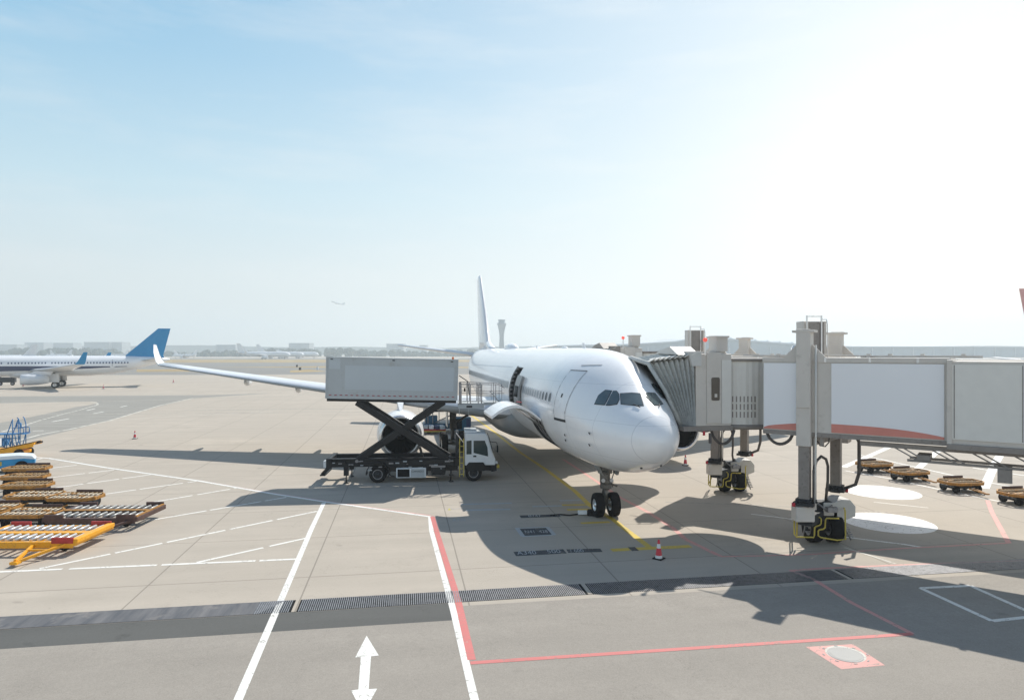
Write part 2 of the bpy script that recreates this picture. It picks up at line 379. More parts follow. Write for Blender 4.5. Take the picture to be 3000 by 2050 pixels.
sp = node(nt, 'ShaderNodeSeparateXYZ'); nt.links.new(nrm.outputs[0], sp.inputs[0])
rp = node(nt, 'ShaderNodeValToRGB'); el = rp.color_ramp.elements
stops = [(0.0, (0.75, 0.79, 0.79)), (0.10, (0.72, 0.80, 0.82)), (0.22, (0.53, 0.74, 0.84)), (0.38, (0.285, 0.56, 0.775)), (0.48, (0.225, 0.49, 0.72)), (0.62, (0.07, 0.20, 0.42)), (1.0, (0.03, 0.09, 0.24))]
el[0].position = 0; el[0].color = (*stops[0][1], 1); el[1].position = 1; el[1].color = (*stops[-1][1], 1)
for p_, c_ in stops[1:-1]:
    e_ = el.new(p_); e_.color = (*c_, 1)
nt.links.new(sp.outputs[2], rp.inputs[0])
gd = Vector((math.sin(R(35)) * math.cos(R(8)), math.cos(R(35)) * math.cos(R(8)), math.sin(R(8))))
dt = node(nt, 'ShaderNodeVectorMath'); dt.operation = 'DOT_PRODUCT'; dt.inputs[1].default_value = gd
nt.links.new(nrm.outputs[0], dt.inputs[0])
cl = math_(nt, 'MAXIMUM', dt.outputs['Value'], 0.0)
g1 = math_(nt, 'MULTIPLY', math_(nt, 'POWER', cl, 3.8), 0.64)
g2 = math_(nt, 'MULTIPLY', math_(nt, 'POWER', cl, 26.0), 0.46)
gg = math_(nt, 'ADD', g1, g2, clamp=True)
# thin high cloud streaks
cv = node(nt, 'ShaderNodeMapping'); cv.inputs['Scale'].default_value = (1.6, 1.6, 9.0); nt.links.new(nrm.outputs[0], cv.inputs['Vector'])
cn = noise(nt, 2.2, 6, cv.outputs[0], 0.6)
cf = math_(nt, 'MULTIPLY', ramp(nt, cn, 0.48, 0.78), 0.32)
grad = mixc(nt, cf, rp.outputs[0], (0.85, 0.87, 0.88))
grad = mixc(nt, gg, grad, (1.08, 1.06, 1.01))
gw = Vector((math.sin(R(37)) * math.cos(R(3)), math.cos(R(37)) * math.cos(R(3)), math.sin(R(3))))
dw = node(nt, 'ShaderNodeVectorMath'); dw.operation = 'DOT_PRODUCT'; dw.inputs[1].default_value = gw
nt.links.new(nrm.outputs[0], dw.inputs[0])
grad = mixc(nt, math_(nt, 'MULTIPLY', math_(nt, 'POWER', math_(nt, 'MAXIMUM', dw.outputs['Value'], 0.0), 70.0), 0.8), grad, (1.15, 1.04, 0.86))
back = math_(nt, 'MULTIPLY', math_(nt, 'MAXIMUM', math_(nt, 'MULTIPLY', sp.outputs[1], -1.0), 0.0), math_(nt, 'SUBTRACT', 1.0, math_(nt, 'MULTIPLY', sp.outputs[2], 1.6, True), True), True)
grad = mixc(nt, back, grad, (1.25, 1.22, 1.15))  # added fill: low sky behind the camera brightened for shaded sides
ns = mixc(nt, 1.0, sky.outputs[0], (0.1, 0.1, 0.1), 'MULTIPLY')
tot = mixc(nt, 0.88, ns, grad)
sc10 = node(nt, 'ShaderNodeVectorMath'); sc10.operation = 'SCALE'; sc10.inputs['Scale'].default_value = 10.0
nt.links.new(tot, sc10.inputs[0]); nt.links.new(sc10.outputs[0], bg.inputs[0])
scene.view_settings.view_transform = 'Standard'; scene.view_settings.look = 'None'
scene.view_settings.exposure = 0.09; scene.view_settings.gamma = 1.0
scene.render.engine = 'CYCLES'
cy = scene.cycles; cy.use_denoising = True; cy.max_bounces = 7; cy.volume_bounces = 1; cy.diffuse_bounces = 3; cy.glossy_bounces = 3
cy.sample_clamp_indirect = 6.0; cy.use_adaptive_sampling = True; cy.adaptive_threshold = 0.01

# ------------------------------------------------------------------ ground and its markings
def sheet(name, pts, mat, z, kind='structure'):
    z = z * .3; b = MB(); b.add([(x, y, z) for x, y in pts], [tuple(range(len(pts)))])
    o = b.build(name, mat); struct(o, kind); return o
def uv(u, v):      # apron grid to world
    return (u * math.cos(TH) - v * math.sin(TH), u * math.sin(TH) + v * math.cos(TH))
sheet('apron_ground', [(-3000, -2900), (3000, -2900), (3000, 2900), (-3000, 2900)], 'apron', 0.0)
sheet('service_road', [uv(-120, -20), uv(140, -20), uv(140, 20.38), uv(-120, 20.38)], 'road', 0.004)
ub = G(1332, 1840); ue = ub[0] * math.cos(TH) + ub[1] * math.sin(TH)
sheet('asphalt_strip', [uv(-120, 19.0), uv(ue, 19.05), uv(ue, 20.37), uv(-120, 20.37)], 'patch', 0.008)
sheet('concrete_kerb_strip', [uv(ue + .05, 20.08), uv(140, 20.08), uv(140, 20.37), uv(ue + .05, 20.37)], 'apron', 0.008)
# taxi lane on the left
sheet('taxi_lane', [G(-900, 1161), G(0, 1161), G(300, 1159), (G(620, 1157)), G(800, 1151), G(700, 1158), G(560, 1167), G(440, 1197), G(320, 1231), G(200, 1262), G(60, 1295), G(0, 1310), G(-300, 1392), G(-900, 1400)], 'taxi', 0.004)
sheet('concrete_island', [G(-700, 1300), G(0, 1238), G(60, 1228), G(120, 1215), G(170, 1204), G(222, 1192), G(262, 1186), G(286, 1180.5), G(284, 1177), G(262, 1176), G(150, 1178), G(0, 1181), G(-700, 1190)], 'apron', 0.008)
sheet('dark_apron_patch', [G(865, 1142), G(925, 1124), G(1300, 1124), G(1300, 1142)], 'taxi', 0.006)
sheet('far_taxiway', [G(-4000, 1097), G(560, 1098), G(1000, 1096), G(2000, 1096), G(6000, 1096), G(6000, 1049), G(-4000, 1049)], 'fartaxi', 0.01)
for pts in ([(-2500, 1062), (960, 1062), (1700, 1059), (1700, 1054), (940, 1053), (-2500, 1053)], [(400, 1082), (560, 1081), (555, 1088), (400, 1089)], [(850, 1085), (905, 1082), (960, 1088), (850, 1091)],
            [(620, 1076), (980, 1072), (1400, 1074), (1400, 1078), (980, 1077)], [(-400, 1072), (60, 1070), (200, 1073), (-300, 1079)]):
    struct(sheet('dry_grass', [G(*p) for p in pts], 'drygrass', 0.03), 'stuff')
sheet('distant_apron', [G(-4000, 1049), G(6000, 1049), G(6000, 1041), G(-4000, 1041)], 'apron', 0.012)
for i, (a, b) in enumerate((((-800, 1068), (1000, 1066)), ((-800, 1084), (700, 1092)))):
    pa, pb = G(*a), G(*b)
    sheet('taxiway_edge', [pa, pb, (pb[0], pb[1] + 1.6), (pa[0], pa[1] + 1.6)], 'drygrass', 0.02)

def stripe(name, pts, width, mat, z=0.012, dash=None, world=False, off=0.0):
    P = [Vector(p if world else G(*p)) for p in pts]; z = z * .3
    b = MB()
    if dash:
        seg = []
        for a, c in zip(P[:-1], P[1:]):
            L = (c - a).length; d = (c - a) / L; t = 0
            while t < L:
                on = dash[0] * random.uniform(0.75, 1.25); seg.append((a + d * t, a + d * min(L, t + on))); t += on + dash[1] * random.uniform(0.7, 1.3)
    else: seg = None
    if seg:
        for a, c in seg:
            d = (c - a).normalized(); n = Vector((-d.y, d.x)) * width / 2
            b.add([(q.x, q.y, z) for q in (a - n, c - n, c + n, a + n)], [(0, 1, 2, 3)])
    else:
        l, r = [], []
        for i, p in enumerate(P):
            d0 = (p - P[i - 1]).normalized() if i else (P[1] - p).normalized()
            d1 = (P[i + 1] - p).normalized() if i < len(P) - 1 else d0
            n0, n1 = Vector((-d0.y, d0.x)), Vector((-d1.y, d1.x)); n = n0 + n1
            n = n / max(0.3, n.dot(n0)) if n.length > 1e-6 else n0
            l.append(p + n * (width / 2 + off)); r.append(p - n * (width / 2 - off))
        k = len(P)
        b.add([(q.x, q.y, z) for q in l + r], [(i, i + 1, k + i + 1, k + i) for i in range(k - 1)])
    return struct(b.build(name, mat))
stripe('white_line', [(949, 1472), (912, 1550), (697, 2050), (600, 2290)], .205, 'pwhite', .014)
stripe('white_line', [(1260, 1513), (1264, 1555), (1328, 1787), (1390, 2047), (1450, 2290)], .19, 'pwhite', .014)
stripe('red_line', [(1267, 1513), (1281, 1562), (1341, 1755), (1382, 1932)], .21, 'pred', .018)
stripe('red_line', [(1378, 1941), (2000, 1900), (2673, 1856)], .17, 'pred', .020)
stripe('red_line', [(2673, 1856), (2495, 1765), (2379, 1694), (2314, 1670)], .17, 'ppink', .018)
stripe('red_line', [(2314, 1671), (2420, 1664), (2620, 1655), (3100, 1638)], .14, 'ppink', .022)
stripe('red_line', [(1650, 1345), (1688, 1370), (1755, 1414), (1814, 1455), (1897, 1499), (1974, 1548), (2008, 1579), (2111, 1629)], .22, 'ppink', .012)
stripe('red_line', [(2111, 1630), (2250, 1627), (2379, 1623), (2640, 1606), (2955, 1590)], .13, 'ppink', .016)
stripe('red_line', [(2955, 1590), (2906, 1500), (2893, 1465)], .20, 'ppink', .018)
stripe('white_line', [(2473, 1603), (2550, 1627), (2624, 1651)], .12, 'pwhitefaint', .018)
stripe('white_line', [(60, 1336), (142, 1342), (315, 1370), (582, 1408), (800, 1446), (949, 1469), (1100, 1490), (1260, 1513)], .22, 'pwhite', .022)
stripe('red_line', [(582, 1406.8), (800, 1444.2), (949, 1466.8), (1100, 1487.5), (1270, 1511)], .10, 'ppink', .018)
for i, l in enumerate([((79, 1354), (123, 1342)), ((131, 1373), (225, 1362)), ((126, 1401), (334, 1376)), ((145, 1431), (441, 1390)), ((293, 1449), (576, 1409)),
          ((426, 1526), (839, 1456)), ((450, 1470), (700, 1428)), ((116, 1665), (929, 1497)), ((577, 1647), (895, 1576))]):
    stripe('dashed_line', l, .16, 'pwhiteworn', .014 + .0006 * i, dash=(2.2, .22))
stripe('dashed_line', [(-60, 1677), (869, 1637)], .17, 'pwhiteworn', .020, dash=(2.6, .18))
stripe('faded_edge_line', [(20, 1258), (60, 1250), (110, 1233), (180, 1214), (240, 1199), (285, 1186), (286, 1181), (268, 1177)], .30, 'pwhitefaint', .016, dash=(1.0, .5))
stripe('faded_edge_line', [(40, 1294), (120, 1272), (200, 1258), (320, 1232), (400, 1208), (470, 1187), (565, 1166)], .30, 'pwhitefaint', .016, dash=(2.2, .35))
for l in (((153, 1235), (202, 1226)), ((254, 1202), (278, 1197)), ((273, 1211), (303, 1206)), ((353, 1192), (372, 1188)), ((5, 1264), (40, 1257)), ((96, 1262), (128, 1261))):
    stripe('lane_dash', l, .25, 'pwhiteworn', .016)
stripe('tyre_streak', [(-50, 1215), (500, 1211), (1300, 1205)], .55, 'streak', .010)
stripe('tyre_streak', [(540, 1202), (900, 1198), (1200, 1196)], .8, 'streak', .008)
stripe('tyre_streak', [(300, 1176), (640, 1166), (860, 1160)], .8, 'streak', .008)
stripe('tyre_streak', [(1950, 1470), (2200, 1478), (2600, 1500)], .15, 'streak', .008)
stripe('faint_line', [(320, 1233), (460, 1222), (800, 1205)], .2, 'pwhitefaint', .010)
stripe('yellow_centre_line', [(1300, 1150), (1340, 1185), (1368, 1207), (1447, 1264), (1523, 1324), (1598, 1374), (1684, 1438), (1729, 1481), (1801, 1525), (1837, 1553), (1908, 1606)], .27, 'pyellow', .013)
stripe('yellow_stop_bar', [(1791, 1611), (2023, 1599.5)], .36, 'pyellow', .017)
stripe('yellow_bar', [(1646, 1479), (1726, 1478)], .30, 'pyellow', .017)
stripe('yellow_bar', [(1661, 1493), (1736, 1491)], .30, 'pyellow', .017)
stripe('yellow_bar', [(1701, 1532), (1786, 1528.5)], .28, 'pyellow', .017)
for l in (((1350, 1477), (1500, 1473)), ((1365, 1494), (1495, 1491)), ((1560, 1483), (1650, 1481)), ((1640, 1466), (1705, 1464))):
    stripe('grey_bar', l, .30, 'pgrey', .010)
stripe('black_bar', [(1508, 1622), (1655, 1614)], .55, 'pblack', .010); stripe('black_bar', [(1662, 1613.5), (1762, 1611)], .45, 'pblack', .011)
stripe('black_bar', [(1845, 1608), (1866, 1607)], .5, 'pblack', .021)
stripe('black_bar', [(1524, 1513), (1640, 1509)], .5, 'pblack', .010)
def gtext(txt, px, py, size, mat, sx=1.0, z=.024, ang=TH * .6):
    x, y = G(px, py); o = lettering('ground_lettering', txt, size, mat, None, (x, y, z * .3), (0, 0, ang), sx); return struct(o)
gtext('A340', 1543, 1619, .66, 'pgrey', .52); gtext('500', 1622, 1615, .60, 'pgrey', .60); gtext('/ 600', 1690, 1613, .56, 'pgrey', .46)
gtext('B747', 1566, 1511, .6, 'pgrey', .50); gtext('ALL', 1632, 1508, .6, 'pgrey', .55)
gtext('A330', 1345, 1523, .55, 'pgrey', .5, .026); gtext('N41  428', 1571, 1557, .62, 'pgrey', .42)
gtext('CAUTION', 1340, 1490, .26, 'pgrey', .9, .026)
sheet('yellow_mark', [G(1312, 1493.5), G(1321, 1493.5), G(1316, 1488)], 'pyelsq', .018)
for l, w_ in (([(1509, 1547), (1606, 1543.5)], .13), ([(1529, 1571), (1628, 1566)], .13), ([(1515, 1547), (1532, 1570)], .18), ([(1604, 1544), (1624, 1566)], .18)):
    stripe('marking_frame', l, w_, 'pgrey', .016 + w_ * .02)
sheet('dark_sign_field', [G(1520, 1549), G(1602, 1546), G(1620, 1565), G(1535, 1569)], 'pblack', .013)
# big double arrow
ah = MB(); A1 = [G(1074, 1861), G(1040.6, 1925), G(1057, 1924), G(1050, 2018.5), G(1028.7, 2022), G(1064, 2090), G(1105, 2016), G(1080, 2018), G(1087, 1921.5), G(1109.6, 1919)]
ah.add([(x, y, .0042) for x, y in A1], [(0, 1, 2, 8, 9), (2, 3, 7, 8), (3, 4, 5, 6, 7)]); struct(ah.build('double_arrow_marking', 'pwhite'))
for l in ([(2697, 1722), (2843, 1715)], [(2843, 1715), (3000, 1785), (3100, 1830)], [(2697, 1722), (2906, 1818)], [(2906, 1818), (3000, 1808), (3200, 1787)]):
    stripe('bay_line', l, .17, 'pwhiteworn', .014 + .002 * random.random())
for l, w_ in (([(2471, 1368), (2627, 1300)], .45), ([(2682, 1378), (2753, 1316)], .45), ([(2883, 1430), (2916, 1356), (2950, 1300)], .5), ([(2474, 1378), (2604, 1401), (2760, 1435), (2947, 1472)], .18),
            ([(2520, 1333), (2582, 1345), (2800, 1394), (2897, 1413), (3050, 1440)], .18), ([(2448, 1569), (2650, 1594), (2703, 1603)], .16), ([(2200, 1505), (2275, 1514), (2340, 1523)], .12), ([(2560, 1470), (2720, 1487)], .1), ([(2850, 1370), (3050, 1400)], .2)):
    stripe('apron_line', l, w_, 'pwhiteworn', .013 + .002 * random.random())
def disc(name, px, py, r, mat, z, kind='structure', n=40, ry=None):
    x, y = G(px, py); b = MB(); b.add([(x + r * math.cos(2 * math.pi * i / n), y + (ry or r) * math.sin(2 * math.pi * i / n), z * .3) for i in range(n)], [tuple(range(n))])
    return struct(b.build(name, mat), kind)
disc('white_pad', 2583, 1441, 1.9, 'ppad', .016); disc('white_pad', 2602, 1530, 1.88, 'ppad', .016)
sheet('red_square_marking', [G(2361, 1894), G(2499, 1886), G(2593, 1948), G(2465, 1959.6)], 'ppink', .013)
disc('white_ring_marking', 2477, 1915, .47, 'pwhitefaint', .017)
x, y = G(2477, 1917); mh = MB(); mh.cyl((x, y, .004), (x, y, .012), .42, n=40); mh.cyl((x, y, .012), (x, y, .015), .36, n=40)
for k in range(8):
    a = k * math.pi / 4; mh.box((x + .55 * math.cos(a), y + .5 * math.sin(a), .010), (.03, .08, .008), Matrix.Rotation(a, 3, 'Z'))
tag(mh.build('manhole_cover', 'manhole'), 'round grey metal cover in the middle of the red painted square', 'manhole cover')
# drain grating: dark trough, steel bars, concrete dividers
sheet('drain_trough', [uv(-120, 20.39), uv(140, 20.39), uv(140, 21.38), uv(-120, 21.38)], 'dark', .003)
gr = MB()
u = -4.3
while u < 34:
    if abs(((u - 1.3) % 9.0) - 4.5) > .12:
        p = uv(u, 20.885); gr.box((p[0], p[1], .008), (.030, .98, .010), Matrix.Rotation(TH, 3, 'Z'))
    u += .062
tag(gr.build('drain_grating', 'steel'), 'long dark slotted drain grating running across the apron', 'drain')
dv = MB()
for k in range(-1, 5):
    p = uv(1.3 + 4.5 + 9 * k, 20.885); dv.box((p[0], p[1], .008), (.14, .985, .012), Matrix.Rotation(TH, 3, 'Z'))
struct(dv.build('drain_slab_divider', 'apron'))
p = [uv(-120, 20.40), uv(-4.2, 20.40), uv(-3.6, 21.37), uv(-120, 21.37)]
sheet('worn_drain_cover', p, 'worn', .026)
HAZE = 0.00045
# ------------------------------------------------------------------ the big aircraft
GX, GY, HEAD, SLOPE = 4.36, 31.1, 0.168, 0.0055
jet = thing('passenger_jet', 'big plain white twin engine wide body jet at the boarding bridge, forward cargo door open', 'airliner', (GX, GY, 0), HEAD)
PROF = [  # s, bottom, top, half width
 (0.0, 4.28, 4.32, .02), (0.08, 3.98, 4.62, .34), (0.3, 3.70, 4.95, .66), (0.65, 3.43, 5.25, .98), (1.0, 3.23, 5.45, 1.14), (1.5, 3.03, 5.70, 1.36),
 (2.0, 2.88, 5.94, 1.55), (2.5, 2.77, 6.24, 1.73), (3.0, 2.68, 6.56, 1.89), (3.5, 2.60, 6.84, 2.04), (4.0, 2.54, 7.08, 2.18), (4.8, 2.47, 7.34, 2.37),
 (5.6, 2.42, 7.50, 2.54), (6.6, 2.38, 7.65, 2.66), (7.6, 2.35, 7.73, 2.74), (8.5, 2.34, 7.77, 2.78), (11.2, 2.33, 7.80, 2.82), (15.2, 2.33, 7.80, 2.82), (16.9, 2.33, 7.80, 2.82), (22, 2.33, 7.80, 2.82), (30, 2.33, 7.80, 2.82),
 (36, 2.33, 7.80, 2.82), (39, 2.45, 7.80, 2.80), (42, 2.85, 7.80, 2.70), (45, 3.45, 7.80, 2.45), (48, 4.15, 7.80, 2.10), (51, 4.9, 7.76, 1.65), (54, 5.6, 7.66, 1.15), (56.5, 6.1, 7.48, .72), (58.2, 6.45, 7.25, .38), (58.8, 6.65, 7.0, .15)]
def _slopes(k):
    h = [PROF[i + 1][0] - PROF[i][0] for i in range(len(PROF) - 1)]
    d = [(PROF[i + 1][k] - PROF[i][k]) / h[i] for i in range(len(h))]
    m = [d[0]]
    for i in range(1, len(d)):
        m.append(0.0 if d[i - 1] * d[i] <= 0 else 2 * d[i - 1] * d[i] / (d[i - 1] + d[i]))
    return m + [d[-1]]
_SL = {k: _slopes(k) for k in (1, 2, 3)}
def interp(s):          # monotone cubic through the stations
    if s <= PROF[0][0]: return PROF[0][1:]
    for i, (a, b) in enumerate(zip(PROF[:-1], PROF[1:])):
        if s <= b[0]:
            h = b[0] - a[0]; t = (s - a[0]) / h; r = []
            for k in (1, 2, 3):
                m0, m1 = _SL[k][i] * h, _SL[k][i + 1] * h
                r.append((2 * t**3 - 3 * t**2 + 1) * a[k] + (t**3 - 2 * t**2 + t) * m0 + (3 * t**2 - 2 * t**3) * b[k] + (t**3 - t**2) * m1)
            return tuple(r)
    return PROF[-1][1:]
def fpt(s, t, off=0.0):          # t = degrees from the crown towards the aircraft's right (viewer's left)
    bo, to, hw = interp(s); zc, hh = (bo + to) / 2, (to - bo) / 2; a = R(t)
    eg = 1 - .27 * math.exp(-((s - 3.5) / 2.0) ** 2) * max(0.0, math.cos(a)) * (1 if s > 3 else 1)
    return Vector((-(hw + off) * math.sin(a) * eg, s - 6.67, zc + (hh + off) * math.cos(a) + SLOPE * s))
def tz(s, z):
    bo, to, hw = interp(s); zc, hh = (bo + to) / 2, (to - bo) / 2
    return math.degrees(math.acos(max(-1, min(1, (z - zc) / hh))))
NT = 72
S = []
for a, b in zip(PROF[:-1], PROF[1:]):
    n = max(1, round((b[0] - a[0]) / (.25 if b[0] < 9 else 1.4))); S += [a[0] + (b[0] - a[0]) * i / n for i in range(n)]
S.append(58.8)
rings = [[fpt(s, 360.0 * i / NT) for i in range(NT)] for s in S]
def skip(j, i):
    s, t = (S[j] + S[j + 1]) / 2, 360.0 * (i + .5) / NT
    return (15.2 < s < 16.9 and 55 < t < 105) or (8.5 < s < 11.2 and 105 < t < 145)
fu = MB(); fu.loft(rings, skip=skip)
fus = fu.build('fuselage', 'hull', jet)
fus.data.shade_smooth()
W2L = (Matrix.Translation((GX, GY, 0)) @ Matrix.Rotation(HEAD, 4, 'Z')).inverted()
fub = MB(); fub.loft(rings); bvh = BVHTree.FromPolygons([Vector(v) for v in fub.v], fub.f)
def hitpx(px, py):
    o = W2L @ Vector((0, 0, H)); d = (W2L.to_3x3() @ Vector(((px - CX) / F, 1, -(py - Y0) / F))).normalized()
    h = bvh.ray_cast(o, d); return h[0], h[1]
def patch(name, pts, mat, off=.012, mirror=True, n=6, grow=1.0, parent=None, aft=0.0):
    cx = sum(p[0] for p in pts) / len(pts); cyy = sum(p[1] for p in pts) / len(pts)
    pts = [(cx + (p[0] - cx) * grow, cyy + (p[1] - cyy) * grow) for p in pts]
    vs, fs = [], []
    k = len(pts)
    grid = {}
    def V(x, y):
        key = (round(x, 3), round(y, 3))
        if key not in grid:
            h, nn = hitpx(x, y)
            if h is None: return None
            if nn.dot(h - Vector((0, h.y, 5))) < 0: nn = -nn
            grid[key] = len(vs); vs.append(h + nn * off)
        return grid[key]
    for i in range(k):
        a, b = pts[i], pts[(i + 1) % k]
        for r in range(n):
            for q in range(r + 1):
                def P(r_, q_):
                    if r_ == 0: return (cx, cyy)
                    t = q_ / r_; e = (a[0] + (b[0] - a[0]) * t, a[1] + (b[1] - a[1]) * t); f = r_ / n
                    return (cx + (e[0] - cx) * f, cyy + (e[1] - cyy) * f)
                tri = [V(*P(r, q)) if r else V(cx, cyy), V(*P(r + 1, q)), V(*P(r + 1, q + 1))]
                if None not in tri and len(set(tri)) == 3: fs.append(tri)
                if q < r:
                    tri = [V(*P(r, q)), V(*P(r + 1, q + 1)), V(*P(r, q + 1))]
                    if None not in tri and len(set(tri)) == 3: fs.append(tri)
    res = []
    for sg in ((1, -1) if mirror else (1,)):
        W = vs
        if sg < 0 and aft:
            W = []
            for v in vs:
                s = v.y + 6.67; t = tz(s, v.z - SLOPE * s); W.append(fpt(s + aft, t, off))
        b_ = MB(); b_.add([(v.x * sg, v.y, v.z) for v in W], fs, smooth=True)
        res.append(b_.build(name, mat, parent if parent is not None else jet))
    return res
def z5(x, y): return (1640 + x / 6.64, 1110 + y / 6.64)
wins = [[z5(*p) for p in q] for q in (
    [(680, 485), (755, 320), (820, 265), (885, 218), (1012, 232), (940, 380), (875, 502)],
    [(902, 508), (975, 360), (1040, 238), (1105, 238), (1150, 295), (1158, 400), (1115, 490), (965, 512)],
    [(1185, 285), (1400, 272), (1560, 284), (1625, 520), (1450, 512), (1200, 490)])]
for k, q in enumerate(wins):
    patch('windscreen_surround', q, 'darkgrey', .010, grow=1.07, aft=.45 if k < 2 else 0)
    patch('cockpit_window', q, 'glass', .022, aft=.45 if k < 2 else 0)
# wipers
for a, b in (((1430, 500), (1555, 560)),):
    pa, pb = hitpx(*z5(*a)), hitpx(*z5(*b))
    if pa[0] and pb[0]:
        for sg in (1, -1):
            q = [Vector((v.x * sg, v.y, v.z)) + Vector((0, -.04, .03)) for v in (pa[0], pb[0])]
            MB().cyl(q[0], q[1], .018, n=6).build('wiper', 'darkgrey', jet)
def surfstrip(name, path, w, mat, parent=jet, off=.010, sides=(1,), n=6):
    """strip on the hull along (s,z) points"""
    b = MB()
    for sg in sides:
        pts = []
        for (s0, z0), (s1, z1) in zip(path[:-1], path[1:]):
            for i in range(n): pts.append((s0 + (s1 - s0) * i / n, z0 + (z1 - z0) * i / n))
        pts.append(path[-1])
        V = [fpt(s, tz(s, z), off) for s, z in pts]
        l, r = [], []
        for i, p in enumerate(V):
            d = (V[min(i + 1, len(V) - 1)] - V[max(0, i - 1)]).normalized()
            bo, to, hw = interp(pts[i][0]); nn = Vector((p.x, 0, p.z - (bo + to) / 2)).normalized(); c = d.cross(nn) * w / 2
            l.append(p + c); r.append(p - c)
        if sg < 0: l, r = [Vector((-v.x, v.y, v.z)) for v in l], [Vector((-v.x, v.y, v.z)) for v in r]
        k = len(l); b.add(l + r, [(i, i + 1, k + i + 1, k + i) for i in range(k - 1)], smooth=True)
    return b.build(name, mat, parent)
# closed forward door, both sides
dz0, dz1, ds0, ds1 = 4.62, 6.78, 4.95, 6.10
def hullpanel(name, s0, s1, z0, z1, mat, off, sides=(1,), ns=4, nz=10):
    res = []
    for sg in sides:
        b = MB(); rg = []
        for j in range(nz + 1):
            z = z0 + (z1 - z0) * j / nz; row = []
            for i in range(ns + 1):
                s = s0 + (s1 - s0) * i / ns; v = fpt(s, tz(s, z), off); row.append(Vector((v.x * sg, v.y, v.z)))
            rg.append(row)
        b.loft(rg, closed=False); res.append(b.build(name, mat, jet))
    return res
dr = hullpanel('door', ds0, ds1, dz0, dz1, 'white', .006, (1, -1))
surfstrip('door_seal', [(ds0, dz0), (ds0, dz1)], .045, 'darkgrey', dr[0]); surfstrip('door_seal', [(ds1, dz0), (ds1, dz1)], .04, 'darkgrey', dr[0])
surfstrip('door_seal', [(ds0, dz1), (ds1, dz1)], .05, 'darkgrey', dr[0]); surfstrip('door_sill', [(ds0 - .05, dz0), (ds1 + .05, dz0)], .12, 'darkgrey', dr[0])
hullpanel('door_window', 5.50, 5.62, 5.60, 5.76, 'darkgrey', .016)
surfstrip('rain_gutter', [(4.6, 7.05), (5.7, 7.0)], .05, 'steel')
# cabin windows
def oval(s, z, a, b_, off, sg):
    V = []
    for i in range(12):
        t = 2 * math.pi * i / 12; ss, zz = s + a * math.copysign(abs(math.cos(t)) ** .8, math.cos(t)), z + b_ * math.copysign(abs(math.sin(t)) ** .8, math.sin(t))
        v = fpt(ss, tz(ss, zz), off); V.append(Vector((v.x * sg, v.y, v.z)))
    return V
ws = [6.85 + .533 * k for k in range(13)] + [17.9 + .533 * k for k in range(46)]
for k, s in enumerate(ws):
    b = MB(); V = oval(s, 5.52, .135, .20, .012, 1); b.add(V, [tuple(range(12))], 0)
    V2 = oval(s, 5.52, .175, .245, .008, 1); b.add(V2, [tuple(range(12))], 1)
    b.build('cabin_window', ['cabinwin' if k < 3 else 'blindwin', 'winggrey'], jet)
for s in ws[::2][:20]:
    b = MB(); b.add(oval(s, 5.52, .135, .20, .012, -1), [tuple(range(12))], 0); b.build('cabin_window', ['cabinwin'], jet)
# open passenger door: reveal, cabin inside, the door leaf swung forward
def reveal(name, s0, s1, t0, t1, depth, mat, back='dark'):
    b = MB(); n = 8
    T = [t0 + (t1 - t0) * i / n for i in range(n + 1)]
    o = [fpt(s0, t) for t in T]; o2 = [fpt(s1, t) for t in T]
    i_ = [fpt(s0, t, -depth) for t in T]; i2 = [fpt(s1, t, -depth) for t in T]
    b.loft([o, i_], closed=False); b.loft([o2, i2], closed=False)
    b.add([o[0], o2[0], i2[0], i_[0]], [(0, 1, 2, 3)]); b.add([o[-1], o2[-1], i2[-1], i_[-1]], [(0, 1, 2, 3)])
    b.loft([i_, i2], closed=False, m=1); return b.build(name, [mat, back], jet)
reveal('doorway', 15.2, 16.9, 55, 105, .75, 'darkgrey')
for k in range(9):
    a = fpt(16.85, 57 + k * 5.6, -.05); MB().box(a + Vector((0, -.05, 0)), (.14, .12, .10)).build('door_latch', 'steel', jet)
surfstrip('doorway_frame', [(17.1, 4.45), (17.1, 6.7)], .34, 'darkgrey'); surfstrip('doorway_frame', [(15.15, 4.5), (15.15, 6.6)], .05, 'darkgrey'); surfstrip('doorway_frame', [(15.15, 6.62), (17.0, 6.62)], .08, 'darkgrey')
leaf = MB(); T = [66 + 40 * i / 8 for i in range(9)]
ra = [fpt(13.1, t, .18) for t in T] + [fpt(13.1, t, .08) for t in T[::-1]]; rb = [fpt(14.4, t, .20) for t in T] + [fpt(14.4, t, .10) for t in T[::-1]]
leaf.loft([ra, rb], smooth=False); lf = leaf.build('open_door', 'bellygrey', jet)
MB().box(fpt(14.6, 80, .12), (.5, .12, .10)).build('door_hinge', 'darkgrey', lf)
for k in range(4): MB().beam(fpt(13.3 + k * .27, 78, .19), fpt(13.3 + k * .27, 90, .21), .06, .04).build('door_vent', 'darkgrey', lf)
